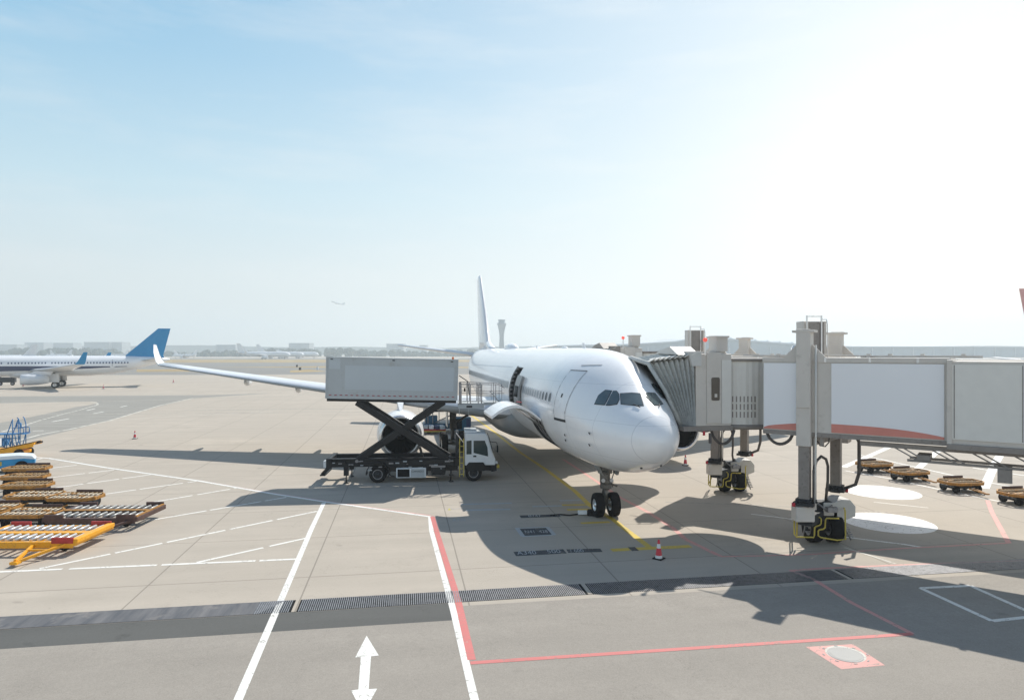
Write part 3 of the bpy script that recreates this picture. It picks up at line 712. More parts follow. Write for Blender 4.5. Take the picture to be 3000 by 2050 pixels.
# open cargo door
reveal('cargo_hold', 8.5, 11.2, 105, 145, 1.3, 'darkgrey')
for s in (9.2, 9.9, 10.6):
    MB().tube([fpt(s, t, -.10) for t in (106, 115, 125, 135, 144)], .04).build('hold_rib', 'steel', jet)
hinge = fpt(9.8, 105)
arc = []
for i in range(13):
    t = i / 12; arc.append((-2.42 * t, .95 * math.sin(math.pi * t * .80) * (1 - .18 * t) - .30 * t))
cd = MB(); rr = []
for s in (8.5, 9.4, 10.3, 11.2):
    hp = fpt(s, 105); up = [Vector((hp.x + a, hp.y, hp.z + z)) for a, z in arc]; dn = []
    for i, (a, z) in enumerate(arc): dn.append(Vector((hp.x + a + .02, hp.y, hp.z + z - .13)))
    rr.append(up + dn[::-1])
cd.loft(rr, smooth=False); cdo = cd.build('cargo_door', 'white', jet)
for s in (9.0, 10.6):
    hp = fpt(s, 105); MB().cyl(fpt(s, 118, -.1), Vector((hp.x - 1.15, hp.y, hp.z + .55)), .035, n=8).build('door_strut', 'alu', cdo)
MB().box((hinge.x - 1.0, hinge.y - 1.0, hinge.z + .80), (.06, .5, .05), Matrix.Rotation(.3, 3, 'Z')).build('warning_strap', 'reflred', cdo)
# belly fairing
bf = MB(); rg = []
for s, zb, zt, hw in ((17.5, 2.5, 3.6, 1.0), (18.5, 2.1, 4.0, 2.4), (20, 1.85, 4.2, 2.95), (23, 1.72, 4.3, 3.12), (28, 1.72, 4.3, 3.12), (31, 1.85, 4.2, 3.0), (33.5, 2.1, 4.0, 2.6), (35.5, 2.5, 3.7, 1.5)):
    rg.append([Vector((hw * math.copysign(abs(math.cos(a)) ** .75, math.cos(a)), s - 6.67, (zb + zt) / 2 + (zt - zb) / 2 * math.copysign(abs(math.sin(a)) ** .75, math.sin(a)) + SLOPE * s)) for a in [2 * math.pi * i / 40 for i in range(40)]])
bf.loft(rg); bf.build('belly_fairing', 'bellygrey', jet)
# wings
AF = [(0, 0), (.012, .22), (.05, .42), (.12, .58), (.25, .66), (.42, .62), (.6, .48), (.8, .26), (1, .02)]
def airfoil(lat, s, chord, z, th, sg, tw=0.0):
    up = [Vector((sg * lat, s - 6.67 + x * chord, z + y * th * chord - tw * x * chord)) for x, y in AF]
    lo = [Vector((sg * lat, s - 6.67 + x * chord, z - y * .55 * th * chord - tw * x * chord)) for x, y in AF[::-1][1:-1]]
    return up + lo
def wz(lat): t = max(0, lat - 2.7) / 26.8; return 3.62 + .1 * SLOPE + 2.95 * t ** 1.15
for sg in (-1, 1):
    secs = []
    for lat in (1.5, 2.7, 5, 7.5, 9.5, 12, 15, 18, 21, 24, 27, 29.4):
        le = 19.2 + (lat - 2.7) * .668
        te = 31.0 + max(0, lat - 9.5) * .42 if lat > 2.7 else 31.0
        secs.append(airfoil(lat, le, te - le, wz(lat), .125 - .0015 * lat, sg, .02 - .0030 * lat))
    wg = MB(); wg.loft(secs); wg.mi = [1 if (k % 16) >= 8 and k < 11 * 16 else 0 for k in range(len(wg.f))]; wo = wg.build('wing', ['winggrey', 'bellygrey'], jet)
    # leading edge strip, slat gaps
    le = MB(); rgs = []
    for lat in (4.0, 9, 14, 19, 24, 29.2):
        s0 = 19.2 + (lat - 2.7) * .668; te = 31.0 + max(0, lat - 9.5) * .42; c = te - s0; th = .125 - .0015 * lat
        rgs.append([Vector((sg * lat, s0 - 6.67 + x * c - .012, wz(lat) + y * th * c * 1.02)) for x, y in ((.006, .15), (0, 0), (.012, -.13), (.035, -.21))])
    le.loft(rgs, closed=False); le.build('leading_edge', 'bluegreyt', wo)
    wl = MB()
    wl.loft([airfoil(29.4, 19.2 + 26.7 * .668, 2.25, wz(29.4), .08, sg, .03),
             [Vector((sg * (29.75 + .05 * (k % 2)), v.y, v.z)) for k, v in enumerate([Vector(q) for q in airfoil(29.75, 37.6, 1.85, wz(29.4) + .35, .06, sg)])],
             airfoil(30.2, 38.4, 1.35, wz(29.4) + 1.05, .06, sg), airfoil(30.45, 39.1, .75, wz(29.4) + 1.75, .06, sg)])
    wl.build('winglet', 'white', jet)
    for lat, L in ((6.3, 4.2), (13.2, 3.6), (17.6, 3.2), (22.0, 2.6)):
        te = 31.0 + max(0, lat - 9.5) * .42; zz = wz(lat) - .5
        f = MB(); f.loft([[Vector((sg * lat + .20 * r * math.cos(a), te - 6.67 + y, zz + .32 * r * math.sin(a) - y * .03)) for a in [2 * math.pi * i / 14 for i in range(14)]] for y, r in ((-L * .62, .05), (-L * .5, .6), (-L * .25, 1), (0, .95), (L * .3, .55), (L * .42, .08))])
        f.build('flap_fairing', 'winggrey', wo)
    # engine
    ex, es, ez = sg * 9.37, 19.3, 2.33
    eo = Vector((ex, es - 6.67, ez)); ax = (0, 1, 0)
    nc = MB(); nc.lathe([(1.34, .22), (1.42, .5), (1.50, 1.1), (1.53, 2.0), (1.50, 3.0), (1.38, 4.0), (1.20, 5.0), (1.17, 5.0), (1.2, 4.5)], eo, ax, 48)
    ng = nc.build('nacelle', 'white', jet)
    lp = MB(); lp.lathe([(1.343, .225), (1.30, .10), (1.24, .02), (1.18, 0), (1.13, .03), (1.10, .12), (1.10, .3)], eo, ax, 48); lp.build('intake_lip', 'alu', ng)
    it = MB(); it.lathe([(1.10, .3), (1.14, .7), (1.19, 1.15), (.01, 1.16)], eo, ax, 48); it.build('intake', 'dark', ng)
    fn = MB()
    for k in range(26):
        a = 2 * math.pi * k / 26; c, s_ = math.cos(a), math.sin(a)
        rt = Matrix.Rotation(-a, 3, 'Y')
        fn.add([eo + rt @ Vector(v) for v in ((-.05, 1.02, .30), (.06, 1.12, .30), (.14, 1.13, 1.17), (-.11, .98, 1.17))], [(0, 1, 2, 3)])
    fn.build('fan', 'dark', ng)
    sn = MB(); sn.lathe([(.001, .45), (.12, .55), (.22, .75), (.31, 1.05)], eo, ax, 24); sn.build('spinner', 'darkgrey', ng)
    co_ = MB(); co_.lathe([(.85, 4.6), (.80, 5.5), (.62, 6.3), (.55, 6.3)], eo, ax, 32); co_.lathe([(.5, 5.8), (.3, 6.8), (.01, 7.3)], eo, ax, 24); co_.build('exhaust_nozzle', 'steel', ng)
    py = MB(); py.loft([[Vector((ex + x, y - 6.67, z)) for x, y, z in ring] for ring in (
        [(-.03, 20.4, 3.78), (.03, 20.4, 3.78), (.03, 20.4, 3.70), (-.03, 20.4, 3.70)],
        [(-.18, 22.0, 4.22), (.18, 22.0, 4.22), (.20, 22.0, 3.6), (-.20, 22.0, 3.6)],
        [(-.24, 24.4, 4.42), (.24, 24.4, 4.42), (.24, 24.4, 3.5), (-.24, 24.4, 3.5)],
        [(-.22, 28.0, 4.1), (.22, 28.0, 4.1), (.18, 28.0, 3.5), (-.18, 28.0, 3.5)])], smooth=False)
    py.build('pylon', 'winggrey', jet)
    # tailplane
    hz = lambda lat: 7.0 + (lat - .8) * .14 + SLOPE * 50
    hs = MB(); hs.loft([airfoil(lat, 49.5 + lat * .70, 5.6 - lat * .365, hz(lat), .10, sg) for lat in (.5, 3, 6, 9.6)]); hs.build('tailplane', 'winggrey', jet)
    # main gear
    gx, gs = sg * 5.34, 28.87
    bg_ = MB(); bg_.beam((gx, gs - 6.67 - 1.0, .70), (gx, gs - 6.67 + 1.0, .70), .26, .28)
    for q in (-.99, .99): bg_.cyl((gx - .75, gs - 6.67 + q, .70), (gx + .75, gs - 6.67 + q, .70), .10)
    gb = bg_.build('bogie', 'gearmetal', jet)
    st = MB(); st.cyl((gx, gs - 6.67, .7), (gx, gs - 6.67, 1.9), .15); st.cyl((gx, gs - 6.67, 1.7), (gx, gs - 6.67, 3.7), .24)
    st.cyl((gx, gs - 6.67, 2.0), (gx - sg * 2.0, gs - 6.67, 3.3), .10); st.cyl((gx, gs - 6.4, 1.3), (gx, gs - 5.7, 3.4), .09)
    st.beam((gx, gs - 6.2, .95), (gx, gs - 6.0, 1.5), .25, .08); st.beam((gx, gs - 6.0, 1.5), (gx, gs - 6.3, 2.0), .25, .08)
    st.tube([(gx + .2, gs - 6.95, .8), (gx + .3, gs - 7.0, 1.6), (gx + .2, gs - 6.95, 2.5), (gx + .3, gs - 6.9, 3.4)], .03)
    st.build('main_gear_strut', 'gearmetal', jet)
    MB().box((gx + sg * .45, gs - 6.67, 2.65), (.06, 1.6, 1.5)).build('gear_door', 'winggrey', jet)
    for q in (-.99, .99):
        for p in (-.70, .70): wheel(jet, (gx + p, gs - 6.67 + q, .70), .70, .50)
# fin
fi = MB(); rgf = []
for z, s0, c, t in ((7.6, 46.0, 10.4, .40), (8.6, 47.6, 8.9, .36), (12, 50.7, 6.6, .27), (16.1, 54.6, 3.5, .16), (16.5, 55.2, 2.6, .06)):
    rgf.append([Vector((x * t, s0 - 6.67 + y * c, z + SLOPE * 50)) for x, y in ((0, 0), (.7, .06), (1, .25), (.8, .6), (.1, 1), (-.1, 1), (-.8, .6), (-1, .25), (-.7, .06))])
fi.loft(rgf); fi.build('tail_fin', 'white', jet)
fc = MB(); fc.loft([[Vector((x * t * 1.0, s0 - 6.67 + y, z)) for x, y in ((0, 0), (.7, .5), (1, 2), (-1, 2), (-.7, .5))] for z, s0, t in ((8.0, 43.5, .5), (8.3, 45.0, .42), (8.9, 47.6, .3))]); fc.build('fin_fillet', 'white', jet)
MB().ball((0, 14.5 - 6.67, 7.86), .35, sq=(.5, 1.6, .35)).build('antenna_blade', 'winggrey', jet)
for s in (10, 22):
    MB().prism([(-.02, s - 6.67, 7.78), (-.02, s - 6.1, 7.78), (-.02, s - 6.05, 8.12), (-.02, s - 6.3, 8.12)], (.04, 0, 0)).build('antenna_fin', 'white', jet)
MB().ball((0, 33 - 6.67, 7.95), 1.0, sq=(.55, 2.0, .5)).build('satellite_dome', 'white', jet)
# probes
for s, z in ((3.0, 4.35), (3.25, 3.85), (5.3, 4.0), (5.5, 3.75)):
    for sg in (1, -1):
        a = fpt(s, tz(s, z), .02); a.x *= sg; b = fpt(s - .22, tz(s - .1, z), .10); b.x *= sg
        MB().cyl(a, b, .022, n=6).build('air_probe', 'darkgrey', jet)
for s, t in ((1.2, 165), (1.0, 200)):
    MB().ball(fpt(s, t, 0), .05).build('belly_port', 'darkgrey', jet)
surfstrip('hull_seam', [(1.35, 3.2), (1.35, 5.6)], .012, 'winggrey')
surfstrip('cargo_frame', [(8.42, 4.35), (8.42, 2.95)], .05, 'darkgrey')
surfstrip('service_line', [(19, 6.6), (44, 6.2)], .05, 'winggrey')
# nose gear
ngd = MB(); ngd.cyl((0, 0, .5), (0, -.05, 1.6), .075); ngd.cyl((0, -.03, 1.25), (0, .05, 2.75), .17); ngd.box((0, 0, 2.35), (.55, .5, .35)); ngd.box((-.1, -.1, 1.95), (.3, .25, .3)); ngd.box((.14, -.12, 2.15), (.2, .2, .25)); ngd.cyl((-.5, 0, .55), (.5, 0, .55), .055)
ngd.box((0, -.05, 1.42), (.42, .30, .16)); ngd.box((0, -.12, 1.65), (.62, .12, .09)); ngd.cyl((.12, -.1, 1.6), (.5, -.15, 1.42), .05)
ngd.cyl((0, .0, 1.9), (0, -1.1, 2.6), .06); ngd.cyl((.18, .1, 1.3), (.22, .15, 2.6), .05); ngd.cyl((-.18, .1, 1.3), (-.22, .15, 2.6), .05)
ngd.tube([(.16, -.15, 2.5), (.34, -.2, 2.1), (.2, -.2, 1.7), (.26, -.2, 1.4)], .03); ngd.tube([(-.16, -.15, 2.5), (-.3, -.2, 2.0), (-.22, -.2, 1.5)], .035)
ngd.beam((0, .10, .75), (0, .38, 1.05), .14, .06); ngd.beam((0, .38, 1.05), (0, .12, 1.38), .14, .06); ngd.box((0, .05, 2.62), (.9, 1.5, .12))
nst = ngd.build('nose_gear_strut', 'gearmetal', jet)
for x in (-.2, .2): MB().cyl((x, -.2, 1.72), (x, -.27, 1.72), .09).build('taxi_light', 'alu', nst)
for sg in (-1, 1):
    wheel(jet, (sg * .37, 0, .56), .56, .42, rimr=.5)
    MB().prism([(sg * .60, -.35, 2.62), (sg * .60, .35, 2.62), (sg * .44 if sg > 0 else sg * .26, .35, 1.98), (sg * .44 if sg > 0 else sg * .26, -.25, 1.95)], (.09, 0, 0)).build('nose_gear_door', 'bellygrey', jet)
# chocks by the nose wheels
ck = MB(); ck.prism([(0, 0, 0), (.32, 0, 0), (.26, 0, .2), (.06, 0, .2)], (0, .55, 0))
x0, y0 = G(1722, 1511)
tag(ck.build('wheel_chock', 'rubber', loc=(x0, y0, 0)), 'black rubber chock against the nose wheel of the white jet', 'chock')
cb_ = thing('ground_power_plug', 'pale grey connector box with cable on the ground beside the nose wheel', 'connector box', (*G(1706, 1509), 0))
MB().box((0, 0, .14), (.42, .26, .16)).build('box_body', 'cabwhite', cb_, bevel=.02)
MB().tube([(-.2, 0, .06), (-.6, -.1, .03), (-1.0, .05, .03), (-1.5, -.08, .03)], .035).build('cable', 'rubber', cb_)
# ------------------------------------------------------------------ catering truck
ang = R(5)
tx, ty = G(1106, 1415)
tr = thing('catering_truck', 'catering truck with grey box raised on black scissor arms, white cab', 'catering truck', (tx, ty, 0), ang)
def X(px): return (px - 1106) / 50.2
bd = MB()      # raised body, slightly nose down
tl = R(1.3)
RB = Matrix.Rotation(tl, 3, 'Y')
bc = Vector((X(1149), 1.25, 6.08))
bd.box(bc, (7.66, 2.45, 2.42), RB); body = bd.build('box_body', 'boxgrey', tr, bevel=.03)
def bp(x, y, z): return bc + RB @ Vector((x, y, z))
MB().box(bp(-3.33, -1.228, .85), (.64, .012, .68), RB).build('blank_panel', 'boxpanel', body)
MB().box(bp(.42, -1.228, .03), (6.3, .012, 1.40), RB).build('blank_panel', 'boxpanel', body)
MB().box(bp(0, -1.23, -1.14), (7.66, .03, .14), RB).box(bp(0, -1.23, 1.18), (7.66, .03, .07), RB).box(bp(3.79, -1.23, 0), (.07, .04, 2.4), RB).box(bp(-3.79, -1.23, 0), (.07, .04, 2.4), RB).build('edge_trim', 'boxgrey', body)
rf = MB()
for k in range(24): rf.box(bp(-3.55 + k * .309, -1.24, -1.0), (.15, .012, .045), RB)
rf.build('reflector_strip', 'reflred', body)
for x in (-3.5, .05, 3.45): MB().box(bp(x, -1.25, 1.08), (.14, .05, .05), RB).build('marker_lamp', 'darkgrey', body)
for k in range(13): MB().box(bp(-3.6 + k * .6, -1.226, -.1), (.012, .006, 2.1), RB).build('panel_joint', 'boxpanel', body)
MB().cyl(bp(3.5, -1.0, 1.21), bp(3.5, -1.0, 1.36), .06).build('beacon', 'orange', body)
MB().box(bp(0, 0, -1.29), (7.5, 2.3, .16), RB).build('body_subframe', 'blackpaint', body)
# scissor arms
for y in (.25, 1.75):
    MB().beam((X(1044), y, 4.72), (X(1316), y, 1.22), .38, .14, up=(0, 1, 0)).build('scissor_arm', 'blackpaint', tr, bevel=.02)
    MB().beam((X(1045), y + .14, 1.28), (X(1300), y + .14, 4.70), .36, .14, up=(0, 1, 0)).build('scissor_arm', 'blackpaint', tr, bevel=.02)
pt = MB(); xm = (X(1044) + X(1316)) / 2
pt.cyl((xm, .2, 2.97), (xm, 2.0, 2.97), .06); pt.cyl((X(1045), .1, 1.28), (X(1045), 2.4, 1.28), .09); pt.cyl((X(1316), .1, 1.24), (X(1316), 2.4, 1.24), .09)
pt.build('pivot_shaft', 'steel', tr)
MB().beam((X(1239), .5, 1.2), (X(1228), .5, 2.0), .14, .16, up=(0, 1, 0)).build('support_post', 'blackpaint', tr)
# chassis
ch = MB(); ch.box2((X(960), .25, .92), (X(1345), .38, 1.38)); ch.box2((X(960), 2.05, .92), (X(1345), 2.18, 1.38)); ch.box2((X(970), .1, 1.38), (X(1345), .42, 1.43)); ch.box2((X(970), 2.0, 1.38), (X(1345), 2.3, 1.43))
for x in (970, 1010, 1060, 1150, 1200, 1260, 1320): ch.box2((X(x), .3, 1.0), (X(x) + .12, 2.1, 1.2))
ch.box2((X(962), .05, .95), (X(1010), .2, 1.3)); ch.box2((X(1010), .12, 1.02), (X(1090), .24, 1.16)); ch.box2((X(1130), .1, .95), (X(1330), .24, 1.32)); ch.box2((X(1130), .3, .62), (X(1340), 2.1, .95))
ch.box2((X(958), .0, .86), (X(972), 2.4, 1.46))
ch.build('chassis', 'blackpaint', tr, bevel=.015)
dt_ = MB(); random.seed(3)
for k in range(22):
    x = random.uniform(X(975), X(1335)); z = random.uniform(.75, 1.3); s = random.uniform(.05, .18)
    MB().box((x, .03, z), (s * 1.6, .08, s * .45)).build('chassis_fitting', 'steel' if k % 2 else 'boxgrey', tr)
for x in (970, 1345):
    pass
MB().box2((X(950), .1, .95), (X(960), .5, 1.32)).build('tail_light_box', 'cabwhite', tr)
MB().beam((X(968), .3, 1.0), (X(945), .3, .52), .2, .22, up=(0, 1, 0)).box2((X(940), .05, .46), (X(955), 2.3, .53)).build('rear_step', 'blackpaint', tr)
for y in (.05, 2.2):
    MB().box2((X(1008), y, .45), (X(1022), y + .16, 1.15)).cyl((X(1015), y + .08, .05), (X(1015), y + .08, .5), .035).cyl((X(1015), y + .08, .0), (X(1015), y + .08, .05), .14).build('stabiliser_leg', 'blackpaint', tr)
    MB().box2((X(1238), y, .45), (X(1252), y + .16, 1.0)).cyl((X(1320), y + .08, .02), (X(1320), y + .08, .7), .035).cyl((X(1320), y + .08, .0), (X(1320), y + .08, .05), .14).build('stabiliser_leg', 'blackpaint', tr)
sb = MB(); sb.box2((X(1160), -.02, .28), (X(1247), .45, .86)); sbo = sb.build('side_locker', 'cabwhite', tr, bevel=.03)
MB().box2((X(1164), -.035, .34), (X(1199), -.015, .80)).build('locker_window', 'dark', sbo)
MB().box2((X(1203), -.032, .33), (X(1243), -.015, .81)).build('locker_plate', 'boxgrey', sbo)
lettering('locker_lettering', 'CAMAIDO', .15, 'darkgrey', sbo, (X(1223), -.045, .66), (math.pi / 2, 0, 0), 1.05)
MB().box2((X(1262), .0, .42), (X(1304), .5, .95)).build('fuel_tank', 'blackpaint', tr, bevel=.05)
MB().box2((X(1262), -.02, .88), (X(1304), .3, .97)).build('tank_step', 'steel', tr)
fd = MB(); ring = []
for i in range(15):
    a = math.pi * (1.02 - 1.09 * i / 14); c, s_ = math.cos(a), math.sin(a)
    ring.append([Vector((r * c, y, .52 + r * s_)) for r, y in ((.68, -.08), (.68, .55), (.64, .55), (.64, -.08))])
fd.loft(ring, smooth=False); fd.tube([(.66, -.0, .55), (.8, 0, .42), (1.0, 0, .38)], .03); fd.build('mudguard', 'blackpaint', tr)
for y in (.17, .50, 1.9, 2.22):
    wheel(tr, (0, y, .50), .50, .28, axis='y', rim='darkgrey', rimr=.58)
for y in (.2, 2.1): wheel(tr, (X(1387), y, .50), .50, .28, axis='y', rim='darkgrey', rimr=.58)
# cab
x0, x1 = X(1361), X(1452)
cabp = [(x0, .95), (x0, 2.72), (x0 + .12, 2.86), (x0 + 1.22, 2.84), (x0 + 1.38, 2.66), (x1 - .16, 1.62), (x1, 1.30), (x1, .95), (x1 - .62, .95), (x1 - .72, 1.12), (x0 + .35, 1.12), (x0 + .25, .95)]
cb = MB(); cb.prism([(x, .02, z) for x, z in cabp], (0, 2.15, 0)); cab = cb.build('cab', 'cabwhite', tr, bevel=.05)
MB().prism([(X(1440), .05, .55), (X(1456), .05, .6), (X(1456), .05, 1.02), (X(1440), .05, .98)], (0, 2.1, 0)).box2((x0 + .1, .25, .6), (X(1445), 1.95, .98)).build('bumper', 'blackpaint', tr, bevel=.02)
MB().prism([(x0 + .12, -.005, 1.0), (x0 + .25, -.005, 1.14), (x1 - .72, -.005, 1.14), (x1 - .58, -.005, .88), (x1 - .65, -.005, .62), (x0 + .1, -.005, .62)], (0, .04, 0)).build('wheel_arch', 'blackpaint', cab)
MB().prism([(x0 + .10, -.004, 1.62), (x0 + .10, -.004, 2.40), (x0 + .40, -.004, 2.44), (x0 + .40, -.004, 1.62)], (0, .03, 0)).build('rear_side_window', 'glass2', cab)
dd = MB(); dd.prism([(x0 + .47, .004, 1.10), (x0 + .47, .004, 2.52), (x0 + 1.22, .004, 2.52), (x1 - .18, .004, 1.50), (x1 - .42, .004, 1.10)], (0, .03, 0)); ddo = dd.build('cab_door', 'cabwhite', cab)
MB().prism([(x0 + .52, -.012, 1.70), (x0 + .52, -.012, 2.42), (x0 + 1.18, -.012, 2.42), (x0 + 1.34, -.012, 2.0), (x0 + 1.38, -.012, 1.48)], (0, .03, 0)).build('door_window', 'glass2', ddo)
MB().box2((x0 + .50, -.03, 1.46), (x0 + .68, .0, 1.54)).build('door_handle', 'dark', ddo)
MB().prism([(x0 + 1.41, .12, 2.60), (x1 - .15, .12, 1.67), (x1 - .15, 2.05, 1.67), (x0 + 1.41, 2.05, 2.60)], (.035, 0, .02)).build('windscreen', 'glass2', cab)
MB().box2((x0 - .02, .15, 2.86), (x0 + .72, 1.95, 2.98)).build('roof_hatch', 'cabwhite', cab, bevel=.04)
MB().tube([(x1 - .35, .1, 2.35), (x1 + .05, -.15, 2.32), (x1 + .12, -.2, 2.1)], .02).box2((x1 + .06, -.26, 1.75), (x1 + .15, -.12, 2.15)).build('wing_mirror', 'dark', cab)
MB().box2((X(1452), .15, 1.02), (X(1459), .35, 1.15)).build('headlight', 'cabwhite', cab)
MB().box2((X(1455), .1, .76), (X(1464), .4, .95)).build('bumper_pad', 'yellow', cab)
MB().box2((X(1334), .3, .9), (X(1343), 2.1, 2.82)).build('bulkhead', 'darkgrey', tr)
ld = MB(); xa, xb = X(1346), X(1358)
for x in (xa, xb): ld.beam((x, .0, .3), (x, .0, 2.55), .05, .05, up=(0, 1, 0))
for k in range(7): ld.beam((xa, 0, .45 + k * .33), (xb, 0, .45 + k * .33), .035, .035)
ld.build('ladder', 'yellow', tr)
MB().beam((X(1335), .05, 2.9), (X(1358), .05, 2.3), .05, .05).build('exhaust_pipe', 'alu', tr)
# platform with railings
zf = 4.62
pf = MB(); pf.box2((X(1341), .0, zf - .05), (X(1420), 2.4, zf)); pf.box2((X(1341), .0, zf - .30), (X(1418), .06, zf)); pf.box2((X(1341), 2.34, zf - .3), (X(1418), 2.4, zf)); pf.box2((X(1344), .3, 3.9), (X(1346), .36, zf - .3)); pf.box2((X(1372), .3, 3.9), (X(1373), .36, zf - .3))
plo = pf.build('platform_deck', 'boxgrey', tr)
MB().box2((X(1418), .15, zf - .02), (X(1479), 2.25, zf + .03)).box2((X(1418), .13, zf - .12), (X(1479), .17, zf + .05)).build('sliding_deck', 'boxgrey', tr)
MB().box2((X(1366), -.01, zf - .25), (X(1383), .0, zf - .13)).build('deck_plate', 'darkgrey', plo)
for y in (.03, 2.36):
    rl = MB()
    for px, t in ((1348, .16), (1369, .035), (1378, .05), (1401, .06), (1411, .07), (1446, .03), (1453, .04), (1471, .03)):
        rl.box((X(px), y, zf + .56), (t, .05, 1.14))
    rl.tube([(X(1345), y, zf + 1.16), (X(1412), y, zf + 1.12), (X(1462), y, zf + 1.10), (X(1479), y, zf + .9)], .025)
    rl.tube([(X(1345), y, zf + .98), (X(1412), y, zf + .96)], .02); rl.tube([(X(1345), y, zf + .62), (X(1479), y, zf + .58)], .02)
    rl.tube([(X(1354), y, zf + .12), (X(1412), y, zf + .12)], .02); rl.tube([(X(1440), y, zf + .62), (X(1472), y, zf - .1)], .02)
    rl.build('railing', 'steel', tr)
MB().beam((X(1344), .6, 6.25), (X(1370), .6, 5.9), .08, .05).beam((X(1370), .6, 5.9), (X(1375), .6, 5.1), .06, .06).build('support_arm', 'darkgrey', tr)
MB().box((X(1361), .1, zf + .8), (.1, .1, .22)).build('control_box', 'dark', tr)
# ------------------------------------------------------------------ boarding bridges
def bridge(label, Dh, Dt, Dw, full=True):
    O = Vector((12.5 + Dw[0], 27.05 + Dw[1], 0))
    root = thing('boarding_bridge', label, 'boarding bridge', tuple(O), 0, 'boarding bridges at the white jet')
    a = Vector((.805, -.594, 0)); nn = Vector((-.594, -.805, 0))
    base = Vector((11.58 + Dt[0], 25.5 + Dt[1], 0)) - O
    T = lambda k, n, z: base + a * k - nn * n + Vector((0, 0, z))
    h = Vector((.985, .17, 0)); q = Vector((.17, -.985, 0))
    hb = Vector((7.52 + Dh[0], 27.35 + Dh[1], 0)) - O
    lz = 0.0 if full else 0.33
    Hh = lambda u, n, z: hb + h * u - q * n + Vector((0, 0, z + lz))
    RT = Matrix((a, -nn, Vector((0, 0, 1)))).transposed(); RH = Matrix((h, -q, Vector((0, 0, 1)))).transposed()
    def tb(b, k0, k1, n0, n1, z0, z1, m=0): return b.box((T(k0, n0, z0) + T(k1, n1, z1)) / 2, (abs(k1 - k0), abs(n1 - n0), abs(z1 - z0)), RT, m)
    def hbx(b, k0, k1, n0, n1, z0, z1, m=0): return b.box((Hh(k0, n0, z0) + Hh(k1, n1, z1)) / 2, (abs(k1 - k0), abs(n1 - n0), abs(z1 - z0)), RH, m)
    # inner tunnel
    t = MB(); tb(t, -1.95, 4.2, 0, 2.9, 4.56, 7.22); tun = t.build('tunnel', 'bridgegrey', root)
    tb(MB(), -1.98, 4.3, -.03, 2.93, 7.225, 7.42).build('roof_edge', 'bridgegrey', tun, bevel=.02)
    t = MB(); [tb(t, k, k + .08, -.05, -.02, 7.24, 7.41) for k in (.3, 1.8, 3.3)]; t.build('roof_bracket', 'alu', tun)
    tb(MB(), -1.95, 4.2, -.04, 2.94, 4.40, 4.555).build('floor_beam', 'bridgedark', tun)
    tb(MB(), .55, 4.12, -.03, -.004, 4.60, 7.20).build('white_panel', 'bridgewhite', tun)
    tb(MB(), -1.92, -.60, -.03, -.004, 4.60, 7.20).build('white_panel', 'bridgewhite', tun)
    st = MB(); up = []; lo = []
    for i in range(21):
        k = .55 + 3.57 * i / 20; x = i / 20; up.append(T(k, -.036, 4.93 - .02 * x - .22 * x ** 3)); lo.append(T(k, -.036, 4.605))
    st.loft([up, lo], closed=False, smooth=False); up = []; lo = []
    for i in range(9):
        k = -1.92 + 1.32 * i / 8; up.append(T(k, -.036, 4.66 + .22 * (i / 8) ** .6)); lo.append(T(k, -.036, 4.605))
    st.loft([up, lo], closed=False, smooth=False); st.build('red_stripe', 'stripered', tun)
    # outer tunnel
    t = MB(); tb(t, 4.22, 15.5, -.14, 3.04, 4.42, 7.30); ot = t.build('outer_tunnel', 'bridgegrey', root)
    tb(MB(), 4.20, 4.36, -.20, 3.10, 4.36, 7.36).build('portal_frame', 'bridgegrey', ot, bevel=.02)
    tb(MB(), 4.36, 15.5, -.18, -.145, 4.66, 7.20).build('side_cladding', 'drum', ot); t = MB(); [tb(t, 4.4 + i * 1.85, 4.43 + i * 1.85, -.186, -.182, 4.7, 7.18) for i in range(6)]; t.build('cladding_joint', 'bridgedark', ot)
    tb(MB(), 4.2, 15.5, -.25, -.15, 4.30, 4.50).build('side_rail', 'bridgedark', ot, bevel=.02)
    # cable carrier under the tunnel
    cc = MB(); tb(cc, 1.5, 15, .1, .25, 4.18, 4.34); tb(cc, 3.0, 15, .1, .22, 3.74, 3.82); tb(cc, 3.0, 15, .9, 1.0, 3.74, 3.82)
    for k in range(9):
        k0 = 2.6 + k * 1.15; cc.beam(T(k0, .16, 4.2), T(k0 + .75, .16, 3.78), .04, .05, up=(0, 1, 0)); cc.beam(T(k0 + .28, .16, 4.2), T(k0 + 1.0, .16, 3.78), .04, .04, up=(0, 1, 0))
    tb(cc, 3.3, 3.7, .1, .9, 3.78, 4.0); tb(cc, 5.6, 6.0, .0, .9, 3.3, 3.74); cc.build('cable_carrier', 'bridgedark', root)
    # rooftop things
    rt = MB(); tb(rt, 1.5, 5.2, .2, .3, 7.42, 7.50); tb(rt, -1.9, -.6, .3, .45, 7.42, 7.52)
    for k in (1.7, 2.4, 3.4, 4.6, -1.5, -.9): tb(rt, k, k + .12, .15, .35, 7.42, 7.56)
    rt.tube([T(-2.8, .2, 7.5), T(-1.2, .15, 7.47), T(.2, .2, 7.52), T(2, .2, 7.47)], .03)
    rt.build('roof_conduit', 'bridgegrey', root)
